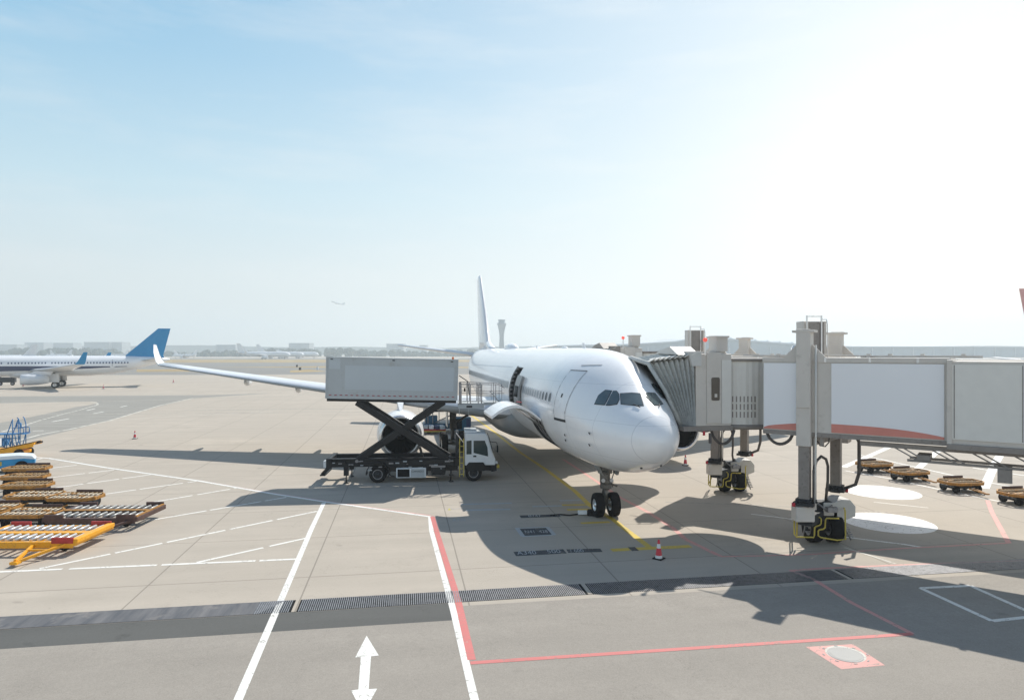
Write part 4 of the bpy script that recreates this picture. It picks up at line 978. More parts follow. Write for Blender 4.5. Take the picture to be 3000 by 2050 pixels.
    # lift columns
    for sg, sw, nm in ((-1, .40, 'near'), (1, .36, 'far')):
        c = Vector((1.23 * sg, 1.3 * sg, 0)) if sg > 0 else Vector((-1.23, -1.3, 0))
        ztop = 8.42; zs = 4.03
        s = MB(); s.box(c + Vector((0, 0, (ztop + zs) / 2)), (.52, .52, ztop - zs), RT); s.box(c + Vector((0, 0, ztop)), (.80, .62, .09), RT)
        s.box(c + Vector((0, 0, 7.0)) + nn * .27 * (-sg), (.50, .06, 3.0), RT)
        so_ = s.build('column_sleeve', 'bridgegrey', root, bevel=.015)
        MB().prism([c + a * x + nn * (.05 if sg < 0 else -.05) + Vector((0, 0, z)) for x, z in ((-.78, 7.40), (.78, 7.40), (.30, 7.90), (-.30, 7.90))], nn * -.1).build('column_gusset', 'bridgegrey', so_)
        MB().box(c + Vector((0, 0, 2.9)), (.40, .40, 2.4), RT).build('column', 'bridgedark', root, bevel=.03)
        MB().box(c + Vector((.32, -.12, 3.3)), (.10, .12, 3.4)).build('cable_duct', 'bridgegrey', root) if sg < 0 else None
        b_ = MB(); b_.box(c + Vector((0, 0, 1.95)), (.56, .56, .12), RT); b_.box(c + Vector((0, 0, 1.82)), (.72, .66, .12), RT)
        for x in (-.3, -.1, .1, .3): b_.cyl(c + Vector((x, -.3, 1.88)), c + Vector((x, -.3, 2.02)), .03, n=6)
        b_.build('column_flange', 'darkgrey', root)
        MB().cyl(c + Vector((-.48 * 1 if sg < 0 else .40, -.1, 1.72)), c + Vector((-.48 if sg < 0 else .40, -.1, 1.86)), .065).build('warning_lamp', 'orange' if False else 'conered', root)
    MB().box(Vector((-1.28, -1.25, 1.42)), (.72, .5, .58)).build('gear_housing', 'bridgegrey', root, bevel=.04)
    MB().tube([Vector((-.95, -1.62, 7.9)), Vector((-.95, -1.62, 4.1)), Vector((-.95, -1.55, 1.7))], .035).build('conduit_pole', 'drum', root)
    # cross beam and bogie
    MB().beam((-1.23, -1.3, 4.2), (1.23, 1.3, 4.2), .5, .34).build('lift_beam', 'bridgedark', root)
    MB().beam((-1.23, -1.3, 1.15), (1.23, 1.3, 1.15), .55, .40).box((0, 0, 1.25), (.9, .9, .5)).box((-.1, -.3, 1.5), (.6, .5, .4)).build('bogie_beam', 'darkgrey', root, bevel=.02)
    mc = MB(); pr = [(.25, 1.00), (.25, 1.62), (.60, 1.78), (.95, 1.76), (1.17, 1.50), (1.17, 1.10), (.85, .98)]
    mc.prism([(x, -.45, z) for x, z in pr], (0, .9, 0)); mc.box((.04, -.25, 1.42), (.42, .7, .52)); mc.build('motor_cover', 'boxgreyw', root, bevel=.03)
    MB().box((.0, -.9, 1.48), (.4, .25, .18)).tube([(-.5, -.8, 1.7), (-.2, -.9, 1.45), (.1, -.7, 1.6)], .04).build('drive_motor', 'steel', root)
    for x in (-.38, .42):
        wheel(root, (x, -.1, .60), .60, .50, rim='steel')
    MB().cyl((-.7, -.1, .52), (.75, -.1, .52), .08).box((0, -.1, .8), (.3, .5, .5)).build('axle', 'darkgrey', root)
    gf = MB()
    def gp(sx, sy, yy=-.95): return ((sx / 3.873 + 2050 - 2406) / 74.8 - .44 + (yy + .95) * .42, yy, (1604 - (sy / 3.873 + 1230)) / 75.1)
    gf.tube([gp(*p) for p in ((1090, 1020), (1075, 1100), (1075, 1290), (1100, 1325), (1295, 1330), (1303, 1300), (1306, 1220), (1318, 1206), (1365, 1190), (1378, 1170), (1378, 1120), (1360, 1102), (1120, 1095), (1108, 1110), (1104, 1310))], .030)
    gf.tube([gp(*p) for p in ((1580, 1117), (1440, 1112), (1428, 1130), (1422, 1220), (1405, 1236), (1360, 1242), (1346, 1256), (1346, 1310), (1375, 1330), (1560, 1362), (1655, 1352), (1650, 1030))], .030)
    gf.tube([gp(1655, 1352), gp(1655, 1300, .8), gp(1650, 1030, .8), gp(1650, 1030)], .028); gf.tube([gp(1075, 1290), gp(1075, 1250, .8), gp(1080, 1030, .8), gp(1090, 1020)], .028)
    gf.tube([gp(1655, 1352, .2), gp(1600, 1120, -.3), gp(1580, 1040, .3)], .022)
    gf.build('guard_rail', 'yellow', root)
    sp_ = MB()
    for k in range(10): sp_.beam((.75, -.5 + k * .1, .35 + .07 * k), (1.05, -.5 + k * .1, .3 + .07 * k), .03, .05)
    sp_.tube([(-.9, -.4, .3), (-.7, -.2, .9), (-.8, 0, 1.3)], .03); sp_.tube([(.9, -.6, .2), (.7, -.2, 1.0)], .03); sp_.build('bogie_fitting', 'steel', root)
    # hoses
    hs = MB(); hs.tube([(-.98, -1.5, 1.8), (-.98, -1.5, 3.1), (-.86, -1.45, 3.45), (-.6, -1.3, 3.62), (-.32, -1.1, 3.48), (-.2, -1.0, 3.2), (-.18, -.95, 2.6), (-.16, -.8, 2.1), (.05, -.3, 1.75), (.3, .2, 1.7)], .055, n=8)
    hs.tube([(1.75, .9, 4.3), (1.95, .8, 3.9), (1.95, .8, 2.6), (1.85, .9, 2.1), (1.5, 1.1, 1.9)], .07, n=8)
    hs.tube([(-.7, -1.2, 4.2), (-.6, -1.2, 4.02), (-.4, -1.2, 3.98), (-.25, -1.2, 4.15), (-.25, -1.2, 4.4)], .025)
    hs.build('hose', 'hose', root)
    for (k0, k1, zl) in ((-1.9, -.9, 3.98), (-4.2, -3.2, 3.8)):
        hh = MB(); hh.tube([T(k0 + (k1 - k0) * i / 10, .3, 4.42 - (4.42 - zl) * math.sin(math.pi * i / 10) ** .6) for i in range(11)], .06, n=8)
        if k0 < -3: hh.tube([T(k0 - .9 + 1.1 * i / 6, .35, 4.44 - .18 * math.sin(math.pi * i / 6)) for i in range(7)], .05, n=8)
        hh.build('hose', 'hose', root)
    MB().box(T(.2, .1, 4.25), (.12, .12, .36), RT).box(T(-.1, .1, 4.37), (.8, .1, .06), RT).build('bracket', 'bridgedark', root)
    # service cabinet with rails
    sc = MB(); c0 = Vector((-.45, -.1, 0)) if full else Vector((-1.9, .3, 0)); z0 = 7.42
    sc.box(c0 + Vector((0, 0, z0 + .72)), (.92, .7, 1.44)); sco = sc.build('service_cabinet', 'bridgegrey', root, bevel=.02)
    MB().box(c0 + Vector((.05, -.36, z0 + .74)), (.6, .03, 1.3)).build('cabinet_door', 'bridgedark', sco)
    rl = MB()
    for x in (-.36, .22): rl.beam(c0 + Vector((x, -.42, z0)), c0 + Vector((x, -.42, z0 + 1.66)), .05, .05, up=(0, 1, 0))
    rl.beam(c0 + Vector((-.36, -.42, z0 + 1.62)), c0 + Vector((.22, -.42, z0 + 1.62)), .04, .04); rl.tube([c0 + Vector((.22, -.42, z0 + 1.5)), c0 + Vector((.42, -.42, z0 + 1.5)), c0 + Vector((.46, -.42, z0 + 1.3)), c0 + Vector((.46, -.42, z0))], .02)
    rl.build('ladder_rail', 'alu', sco)
    # rotunda drum with slatted curtain
    dc = Hh(2.65, 1.9, 0); r = 1.95
    d_ = MB(); nseg = 96; rg = [[], []]
    for i in range(nseg):
        an = 2 * math.pi * i / nseg; rr_ = r + (.02 if i % 2 else 0)
        for j, z in enumerate((4.62, 7.25)): rg[j].append(dc + Vector((rr_ * math.cos(an), rr_ * math.sin(an), z)))
    d_.loft(rg, caps=(True, True), smooth=False); dro = d_.build('cab_drum', 'drum', root)
    vs_ = MB()
    for row in range(3):
        for i in range(13):
            an = math.atan2(-1, -.34) + (i - 6) * .077; p = dc + Vector(((r + .012) * math.cos(an), (r + .012) * math.sin(an), 5.68 - row * .32))
            vs_.box(p, (.03, .045, .24), Matrix.Rotation(an, 3, 'Z'))
    for i in range(0):
        an = math.atan2(-1, -.34) + (i - 9) * .06; p = dc + Vector(((r + .015) * math.cos(an), (r + .015) * math.sin(an), 4.64)); vs_.box(p, (.03, .05, .10), Matrix.Rotation(an, 3, 'Z') @ Matrix.Rotation(.5, 3, 'X'))
    vs_.build('drum_vent', 'bridgedark', dro)
    MB().cyl(dc + Vector((0, 0, 7.25)), dc + Vector((0, 0, 7.36)), r + .08, n=48).build('drum_roof', 'bridgedark', dro); MB().cyl(dc + Vector((0, 0, 4.42)), dc + Vector((0, 0, 4.61)), r + .06, n=48).build('drum_floor', 'bridgedark', dro)
    # cab
    cb = MB(); hbx(cb, 0, 1.55, 0, 3.5, 4.60, 7.55); hbx(cb, .45, 1.1, -.05, 0, 4.7, 7.62); cabo = cb.build('cab', 'bridgegrey', root, bevel=.02)
    hbx(MB(), 1.12, 1.55, -.02, 0.02, 4.7, 7.3).build('cab_side_panel', 'drum', cabo)
    wv = []; 
    for i in range(16):
        an = 2 * math.pi * i / 16; cx_, cz_ = math.copysign(.105, math.cos(an)), math.copysign(.40, math.sin(an)); wv.append((cx_ + .075 * math.cos(an), cz_ + .075 * math.sin(an)))
    wp = MB(); wp.prism([Hh(.83 + x, -.075, 6.12 + z) for x, z in wv], -q * .03); wp.build('cab_window', 'bridgeglass', cabo)
    hbx(MB(), .78, .89, -.085, -.073, 5.78, 5.92).build('window_notice', 'bridgegrey', cabo)
    hbx(MB(), -.55, 1.6, -.04, 3.5, 4.40, 4.60).build('cab_floor_beam', 'bridgedark', cabo)
    hbx(MB(), .45, 1.45, .3, 3.2, 7.56, 7.66).build('cab_roof', 'bridgegrey', cabo)
    hd = MB(); hd.prism([Hh(-.72, n, z) for n, z in ((.15, 7.52), (1.0, 7.86), (1.9, 7.74), (2.6, 7.56))], h * .95)
    hd.prism([Hh(-.28 + x, -.06, z) for x, z in ((0, 7.40), (.12, 7.05), (.50, 7.05), (.50, 7.66), (-.05, 7.66))], -q * .5); hd.build('cab_hood', 'boxgreyw' if full else 'bridgedark', cabo, bevel=.01)
    lp_ = MB(); lp_.beam(Hh(.38, -.05, 7.5), Hh(.38, -.05, 8.05), .05, .05, up=(0, 1, 0)); lpo = lp_.build('lamp_pole', 'alu', root)
    MB().ball(Hh(.38, -.05, 8.13), .095).build('lamp_globe', 'lampred', lpo)
    cp = MB(); hbx(cp, 1.0, 1.5, .2, .8, 7.66, 8.22); hbx(cp, .95, 1.55, .15, .85, 8.22, 8.30); cp.build('roof_vent', 'bridgegrey', root)
    MB().cyl(Hh(.35, .0, 4.4), Hh(.35, .0, 4.22), .05).build('signal_lamp', 'conered', root)
    MB().box(Hh(.62, .0, 4.1), (.10, .10, .42)).build('hanging_plug', 'hose', root)
    # bellows canopy: portal shaped pleats between the cab and the hull
    Df = Vector((Dh[0], Dh[1], lz)) - O
    fr = [Vector((7.13, 27.85, 4.5)), Vector((6.42, 27.75, 6.0)), Vector((5.74, 27.9, 7.16)), Vector((5.50, 28.4, 7.26)), Vector((5.35, 29.6, 7.38)), Vector((5.25, 31.0, 7.26)), Vector((5.7, 31.3, 7.0)), Vector((6.5, 31.35, 6.0)), Vector((7.0, 31.35, 4.5))]
    bk = [Vector((7.52, 27.33, 4.6)), Vector((7.50, 27.30, 6.1)), Vector((7.50, 27.30, 7.42)), Vector((7.5, 27.7, 7.60)), Vector((7.3, 29.2, 7.72)), Vector((7.1, 30.6, 7.60)), Vector((7.05, 30.9, 7.4)), Vector((7.0, 31.0, 6.0)), Vector((7.0, 31.0, 4.6))]
    rg = []; NP = 9; cen = Vector((6.8, 29.4, 6.0))
    for i in range(2 * NP + 1):
        t_ = i / (2 * NP); row = []
        for j in range(9):
            p = fr[j].lerp(bk[j], t_); s_ = 1.0 if i % 2 else .905
            if j == 0 or j == 8: s_ = 1.0
            c_ = Vector((p.x, cen.y, cen.z)); pp = c_ + (p - c_) * s_; row.append(pp + Df)
        rg.append(row)
    cn_ = MB(); cn_.loft(rg, closed=False, smooth=False); cno = cn_.build('canopy', 'bellows', root)
    so2 = cno.modifiers.new('thick', 'SOLIDIFY'); so2.thickness = .03
    rs = MB()
    for i in range(9):
        t_ = (i + .6) / 9.3; pn = fr[2].lerp(bk[2], t_) + Df; pf_ = fr[6].lerp(bk[6], t_) + Df; dd_ = (pf_ - pn); ln = dd_.length; ex_ = dd_.normalized(); wv_ = Vector((1, 0, .55)).normalized()
        ez_ = ex_.cross(wv_).normalized(); rs.box((pn + pf_) / 2 + Vector((0, -.04, .13)), (ln + .1, .30, .035), Matrix((ex_, wv_, ez_)).transposed())
    rs.build('roof_pleat', 'drum' if full else 'bellows', cno)  # near bridge's pleats take a paler material to paint in sunlit tops
    MB().tube([p + Df + Vector((-.06, 0, 0)) for p in fr], .09, n=8).build('canopy_lip', 'bellows', cno)
    hbx(MB(), -.08, -.03, .15, 3.3, 4.7, 7.3).build('cab_opening_shade', 'darkgrey', cabo)  # dark panel on the solid cab paints in the shaded interior
    MB().add([p + Df for p in (fr[0], bk[0], bk[8], fr[8])], [(0, 1, 2, 3)]).build('cab_floor', 'bridgedark', cabo)
    return root
MT['boxgreyw'] = M('pale_grey_cover', (0.58, 0.57, 0.54), 0.45, var=0.05)
m_, nt_, p_ = new_mat('red_lamp_glow'); p_.inputs['Base Color'].default_value = (.8, .1, .08, 1); p_.inputs['Emission Color'].default_value = (1, .15, .1, 1); p_.inputs['Emission Strength'].default_value = .5; MT['lampred'] = m_
bridge('boarding bridge with big white panels and red stripe, docked beside the cockpit', (0, 0), (0, 0), (0, 0))
bridge('grey boarding bridge half hidden behind the other, at the second door', (-1.55, 10.9), (-.45, 9.85), (-.45, 9.85), False)

# ------------------------------------------------------------------ cones
def cone(label, px, py, hgt=.70, group='red and white traffic cones'):
    x, y = G(px, py); t = thing('traffic_cone', label, 'traffic cone', (x, y, 0), random.random(), group)
    s = hgt / .7
    MB().box((0, 0, .02 * s), (.36 * s, .36 * s, .04 * s)).build('cone_base', 'rubber', t, bevel=.01)
    prof = lambda z: .14 - .10 * z / .66
    b = MB()
    for z0, z1, m in ((.04, .14, 1), (.14, .40, 0), (.40, .56, 1), (.56, .70, 0)):
        b.lathe([(prof(z0) * s, z0 * s), (prof(z1) * s, z1 * s)], (0, 0, 0), (0, 0, 1), 20, m=m)
    b.cyl((0, 0, .70 * s), (0, 0, .705 * s), prof(.7) * s, n=12)
    b.build('cone_body', ['conered', 'conewhite'], t); return t
cone('red and white traffic cone standing on the yellow stop bar ahead of the nose wheel', 1930, 1636)
cone('red and white traffic cone in the sun under the engine beside the boarding bridge', 2008, 1363)
cone('lone red and white traffic cone on open apron beside the wing shadow tip', 395, 1285)
cone('small far cone between the blue tailed airliner and the wing of the white jet', 303, 1139, .85)
cone('small far cone right of the blue tailed airliner below the winglet', 508, 1121, .85)
cone('far cone standing left of the engine of the blue tailed airliner', 62, 1126, .85)
cone('far cone nearest to the engine shadow of the blue tailed airliner', 68, 1132, .85)

# ------------------------------------------------------------------ dollies
def pallet_dolly(label, x, y, rz, fm, rm, stop, L=4.1, W=2.35, bar='y'):
    t = thing('pallet_dolly', label, 'pallet dolly', (x, y, 0), rz, 'flat roller dollies parked on the apron'); z = .50
    f = MB()
    for yy in (-W / 2, W / 2): f.box((0, yy, z - .08), (L - .1, .13, .16))
    f.box((0, 0, z - .04), (L - .1, .30, .18))
    for xx in (-L / 2, L / 2): f.box((xx, 0, z - .06), (.16, W + .12, .20))
    for k in range(1, 5): f.box((-L / 2 + k * L / 5, 0, z - .12), (.10, W, .10))
    f.box((0, -W / 2 - .03, z - .18), (L * .98, .06, .12)); fo = f.build('frame', fm, t, bevel=.015)
    n = int(L / .31)
    for y0, y1 in ((-W / 2 + .14, -.26), (.26, W / 2 - .14)):
        r = MB()
        for k in range(n):
            xx = -L / 2 + .22 + k * (L - .44) / (n - 1); r.cyl((xx, y0, z + .02), (xx, y1, z + .02), .055, n=10)
        r.build('roller_bed', rm, t)
    for xx, yy in ((-L / 2 + .42, -W / 2 - .05), (L / 2 - .42, -W / 2 - .05), (-L / 2 + .42, W / 2 + .05), (L / 2 - .42, W / 2 + .05)):
        MB().box((xx, yy, z + .05), (.80, .08, .22)).build('end_stop', stop, t, bevel=.01)
    if fm == 'rustbrown':
        MB().box((L / 2 - .02, 0, z + .06), (.10, W, .05)).box((0, 0, z + .07), (L - .2, .22, .04)).build('edge_strip', 'dollybrown', t)
    else:
        MB().box((L / 2, 0, z + .02), (.26, W + .1, .16)).build('side_beam', fm, t, bevel=.02)
    for xx in (-L / 2 + .7, L / 2 - .7):
        for yy in (-.65, .65): wheel(t, (xx, yy, .19), .19, .12, axis='y', rim='darkgrey')
    d = MB(); xc = .98
    d.beam((xc - .45, -W / 2, .38), (xc - .18, -W / 2 - 1.35, .16), .10, .10); d.beam((xc + .75, -W / 2, .40), (xc - .10, -W / 2 - 1.35, .16), .10, .10); d.beam((xc - .38, -W / 2 - .5, .32), (xc + .40, -W / 2 - .5, .32), .07, .07)
    d.box((xc - .14, -W / 2 - 1.38, .14), (.26, .28, .10)); d.cyl((xc - .14, -W / 2 - 1.4, .14), (xc - .14, -W / 2 - 1.4, .28), .05); d.build('drawbar', fm, t, bevel=.01)
    return t
MT['rollergrey'] = M('worn_grey_rollers', (0.36, 0.36, 0.35), 0.45, metal=0.4, var=0.3, scale=9)
MT['rollermid'] = M('rusty_grey_rollers', (0.46, 0.40, 0.31), 0.5, metal=0.3, var=0.5, scale=9)
def box_dolly(label, x, y, rz, dull=True, rmat='rollerdull', L=2.35, W=1.55, bar=True, group='ochre container dollies parked on the left'):
    t = thing('container_dolly', label, 'container dolly', (x, y, 0), rz, group); z = .58
    f = MB(); c = .38
    out = [(-L / 2, -W / 2 + c), (-L / 2 + c, -W / 2), (L / 2 - c, -W / 2), (L / 2, -W / 2 + c), (L / 2, W / 2 - c), (L / 2 - c, W / 2), (-L / 2 + c, W / 2), (-L / 2, W / 2 - c)]
    for i in range(8):
        a, b = out[i], out[(i + 1) % 8]; f.beam((a[0], a[1], z - .05), (b[0], b[1], z - .05), .07, .15)
    f.beam((-L / 2, 0, z - .08), (L / 2, 0, z - .08), .10, .10); f.beam((0, -W / 2, z - .1), (0, W / 2, z - .1), .12, .10); f.box((0, 0, z - .12), (L * .55, W * .6, .03))
    f.build('frame', 'dollybrown' if dull else 'dollyyellow', t, bevel=.01)
    r = MB()
    for k in range(9):
        xx = -L / 2 + .3 + k * (L - .6) / 8
        for y0, y1 in ((-W / 2 + .12, -.08), (.08, W / 2 - .12)): r.cyl((xx, y0, z - .005), (xx, y1, z - .005), .035, n=8)
    r.build('roller_bed', rmat, t)
    for k in range(3):
        MB().box((random.uniform(-.9, .9), random.uniform(-.5, .5), z + .03), (random.uniform(.15, .4), random.uniform(.06, .2), .03), Matrix.Rotation(random.uniform(-.3, .3), 3, 'Z')).build('guide_plate', 'dollybrown', t)
    MB().box((.2, W / 2 + .02, z + .08), (L * .55, .05, .12)).build('side_stop', 'rustbrown', t)
    MB().cyl((0, 0, .28), (0, 0, .48), .42, n=20).box((0, 0, .30), (L * .8, .9, .12)).box((0, .25, .42), (L * .7, .12, .12)).box((0, -.25, .42), (L * .7, .12, .12)).build('turntable', 'darkgrey', t)
    for xx in (-L / 2 + .42, L / 2 - .42):
        for yy in (-.45, .45): wheel(t, (xx, yy, .23), .23, .14, axis='x', rim='darkgrey')
    if bar: MB().beam((.12, -W / 2, .30), (.05, -W / 2 - .95, .22), .06, .06).beam((-.14, -W / 2, .30), (-.03, -W / 2 - .95, .22), .06, .06).box((0, -W / 2 - 1.0, .22), (.16, .18, .07)).build('drawbar', 'dollybrown', t)
    return t
pallet_dolly('bright yellow pallet dolly with shiny rollers, red stops and drawbar, nearest of the parked dollies', -18.55, 26.35, R(1), 'dollyyellow', 'roller', 'redpaint')
pallet_dolly('dark brown rusty pallet dolly with yellow edge behind the bright yellow one', -18.15, 29.95, R(1), 'rustbrown', 'rollergrey', 'rustbrown', L=3.9)
MB_y = MB(); 
def zd(px, py, z=.5): return G(px, py, z)
for lab, px, py in (('ochre container dolly touching the blue and white tractor, farthest of its row', 80, 1372), ('ochre container dolly between two alike, second in its row from the blue tractor', 74, 1396), ('ochre container dolly third in its row from the blue tractor', 80, 1421),
                    ('grey topped ochre container dolly left of the single one standing out to the side', 104, 1451), ('ochre container dolly standing out to the side behind the dark brown pallet dolly', 221, 1456), ('ochre container dolly directly behind the bright yellow pallet dolly', 92, 1503), ('ochre container dolly cut by the picture edge behind the bright yellow one', -35, 1490)):
    x, y = zd(px, py); box_dolly(lab, x, y, TH * .3 + random.uniform(-.06, .06), dull=True, rmat='rollermid' if py > 1440 else 'rollerdull', L=random.uniform(2.3, 2.5))
for lab, px, py in (('faded container dolly at the far end of the coupled dolly train', 2561, 1359), ('faded container dolly second from the far end of the coupled train', 2664, 1382), ('faded container dolly third from the far end of the coupled train, orange edge', 2814, 1412), ('faded container dolly at the near end of the coupled train, cut by the picture edge', 2995, 1445)):
    x, y = zd(px, py); box_dolly(lab, x, y, TH + random.uniform(-.12, .12), True, 'rollerdull', 2.15, 1.5, True, 'container dollies coupled in a train beyond the boarding bridge')
# ------------------------------------------------------------------ left hand ground equipment
x0, y0 = G(6, 1382); tt = thing('baggage_tractor', 'blue and white flat tractor parked in front of the yellow belt loader', 'tractor', (x0, y0, 0), R(33))
MB().prism([(-4.2, -.75, .30), (1.55, -.75, .30), (1.75, -.75, .45), (1.75, -.75, .78), (1.2, -.75, .86), (-4.2, -.75, .86)], (0, 1.5, 0)).build('body', 'bluebody', tt, bevel=.04)
MB().prism([(-4.2, -.76, .86), (1.18, -.76, .86), (1.78, -.76, .76), (1.6, -.7, .98), (.9, -.7, 1.08), (-4.2, -.7, 1.08)], (0, 1.45, 0)).build('top_cover', 'cabwhite', tt, bevel=.02)
MB().box((-.1, -.765, .62), (.28, .02, .26)).build('badge', 'yellow', tt)
for xx in (-3.3, 1.05):
    for yy in (-.72, .72): wheel(tt, (xx, yy, .36), .36, .22, axis='y', rim='darkgrey')
x0, y0 = G(70, 1338); bl = thing('belt_loader', 'orange yellow belt loader with black belt rising to the right', 'belt loader', (x0, y0, 0), R(6))
BR = Matrix.Rotation(R(-12), 3, 'Y')
def br(x, y, z): return Vector((0, 0, .78)) + BR @ Vector((x, y, z))
MB().box(br(-2.3, 0, .03), (6.6, 1.0, .16), BR).box(br(-2.3, -.52, -.04), (6.5, .07, .28), BR).box(br(-2.3, .52, .06), (6.5, .07, .24), BR).build('conveyor_frame', 'dollyyellow', bl, bevel=.02)
MB().box(br(-2.3, 0, .145), (6.5, .90, .05), BR).build('conveyor_belt', 'rubber', bl)
MB().cyl(br(1.12, -.3, .05), br(1.12, .3, .05), .07).beam(br(.9, -.3, .05), br(1.25, -.3, .05), .05, .05).build('nose_roller', 'rubber', bl)
MB().prism([(-4, -.6, .3), (.25, -.6, .3), (.25, -.6, .52), (-1.2, -.6, .62), (-4, -.6, .55)], (0, 1.3, 0)).build('loader_body', 'dollyyellow', bl, bevel=.03)
for k in range(5): MB().beam(br(-.2 - k * .5, -.46, -.1), br(-.45 - k * .5, -.46, -.35), .05, .06).build('frame_brace', 'dollyyellow', bl)
for xx in (-3, .0):
    for yy in (-.6, .6): wheel(bl, (xx, yy, .33), .33, .2, axis='y', rim='darkgrey')
MB().box((-2.0, .2, 1.05), (.45, .45, .5)).box((-2.1, .42, 1.3), (.15, .4, .5)).build('driver_seat', 'cabwhite', bl)
x0, y0 = G(40, 1312); sc_ = thing('service_stairs', 'blue tubular maintenance steps with platform at the left edge', 'steps', (x0, y0, 0), R(4))
k_ = 1 / 36.9
def bs(x, y, yy=0.0): return ((x / 6.615 - 40) * k_, yy, (1312 - (1180 + y / 6.615)) * k_)
for yy in (-.35, .35):
    b = MB()
    for pa in (((300, 300), (300, 760), (360, 860)), ((385, 270), (410, 300), (440, 420), (438, 860)), ((300, 310), (210, 560), (150, 850)), ((0, 600), (300, 600), (520, 570)), ((300, 480), (505, 470), (505, 570)), ((60, 680), (140, 850)), ((180, 600), (190, 850)), ((440, 600), (370, 860)), ((230, 600), (270, 850)), ((40, 600), (40, 850)), ((80, 690), (280, 690)), ((-200, 600), (-200, 860)), ((-200, 600), (0, 600)), ((0, 690), (60, 690))):
        b.tube([bs(px, py, yy) for px, py in pa], .036, n=6)
    b.build('side_frame', 'bluepaint', sc_)
MB().tube([bs(320, 470, .0), bs(320, 390, .0), bs(400, 390, .0), bs(400, 470, .0)], .06).build('guard_hoop', 'bluepaint', sc_)
st_ = MB(); a_, b2 = Vector(bs(520, 585)), Vector(bs(-200, 610)); st_.box2((b2.x, -.35, a_.z - .06), (a_.x, .35, a_.z - .01)); st_.build('platform', 'bluepaint', sc_)
MB().box2(bs(-60, 700, .2), bs(40, 840, .9)).build('hydraulic_box', 'bluepaint', sc_)
# equipment under the wing
x0, y0 = G(1355, 1272); e1 = thing('baggage_container', 'dark blue baggage container on a low cart beneath the wing root', 'container', (x0, y0, 0), TH)
MB().prism([(-.80, 0, .35), (.55, 0, .35), (.80, 0, .75), (.80, 0, 1.55), (-.80, 0, 1.55)], (0, 1.5, 0)).build('container_shell', 'tealbox', e1, bevel=.03)
MB().box2((-.72, -.02, .5), (-.05, .0, 1.45)).build('curtain_door', 'dark', e1); MB().box2((.35, -.02, .6), (.75, -.0, 1.45)).build('side_panel', 'navy', e1)
MB().box2((-.9, .1, .22), (.9, 1.4, .34)).build('cart_bed', 'darkgrey', e1)
for xx in (-.6, .6): wheel(e1, (xx, .2, .18), .18, .1, axis='y', rim='darkgrey')
x0, y0 = G(1268, 1272); e2 = thing('baggage_cart', 'low flat cart with pale bags and red edge left of the landing gear', 'baggage cart', (x0, y0, 0), TH)
MB().box2((-1.5, 0, .32), (1.2, 1.4, .48)).build('cart_bed', 'redpaint', e2); MB().box2((-1.5, -.02, .22), (1.2, .04, .33)).build('edge_rail', 'yellow', e2)
bgm = ['cabwhite', 'boxgrey', 'winggrey', 'navy', 'boxpanel']
for k in range(5):
    tag(MB().box((0, 0, .17), (.42, .9, .34)).build('suitcase', bgm[k], None, bevel=.05, loc=(x0 - 1.2 + k * .5, y0 + .55 - .08 * k, .48), rot=(0, 0, .1 * k)), ('white', 'grey', 'pale grey', 'dark navy', 'blue grey')[k] + ' suitcase lying on the flat baggage cart beneath the engine', 'suitcase', 'suitcases on the flat cart')
for k in range(4): wheel(e2, (-1.2 if k % 2 else .9, .15 if k < 2 else 1.2, .17), .17, .1, axis='y', rim='darkgrey')
x0, y0 = G(1262, 1286); e3 = thing('cargo_loader', 'teal cargo loader with tall posts and yellow lamp standing behind the main gear', 'cargo loader', (x0 - .1, y0 + 4.5, 0), TH)
MB().box2((-1.1, 0, .4), (2.4, 2.2, .9)).box2((-1.0, .1, .9), (.2, 1.2, 1.6)).build('loader_chassis', 'tealbox', e3, bevel=.03)
for xx in (-1.0, -.75, -.3, .3): MB().box2((xx, 0, .9), (xx + .08, .08, 3.3)).build('loader_post', 'steel', e3)
MB().box2((-1.1, 0, 2.0), (2.6, 2.4, 2.14)).build('loader_deck', 'darkgrey', e3); MB().tube([(-.3, 0, 2.2), (-.3, 0, 2.9), (2.4, 0, 2.7), (2.5, 0, 2.1)], .04).tube([(0, .1, 1.0), (2.2, .1, 2.0)], .06).build('loader_rail', 'steel', e3)
MB().box2((-.45, -.05, 3.0), (-.2, .15, 3.3)).build('lamp', 'orange', e3)
for xx in (-.6, 1.8): wheel(e3, (xx, .1, .35), .35, .22, axis='y', rim='darkgrey')
x0, y0 = G(22, 1129); gc = thing('ground_power_cart', 'small dark service cart parked beneath the belly of the blue tailed airliner', 'service cart', (x0, y0, 0), R(20))
MB().box2((-1.6, 0, .7), (1.4, 1.4, 1.9)).box2((-2.2, .2, .6), (-1.5, 1.2, 2.6)).build('cart_body', 'darkgrey', gc, bevel=.1)
for xx in (-1.4, 1.0): wheel(gc, (xx, 0, .45), .45, .3, axis='y', rim='steel')
MT['pinkfin'] = M('pink_red_fin_paint', (0.70, 0.36, 0.33), 0.4)
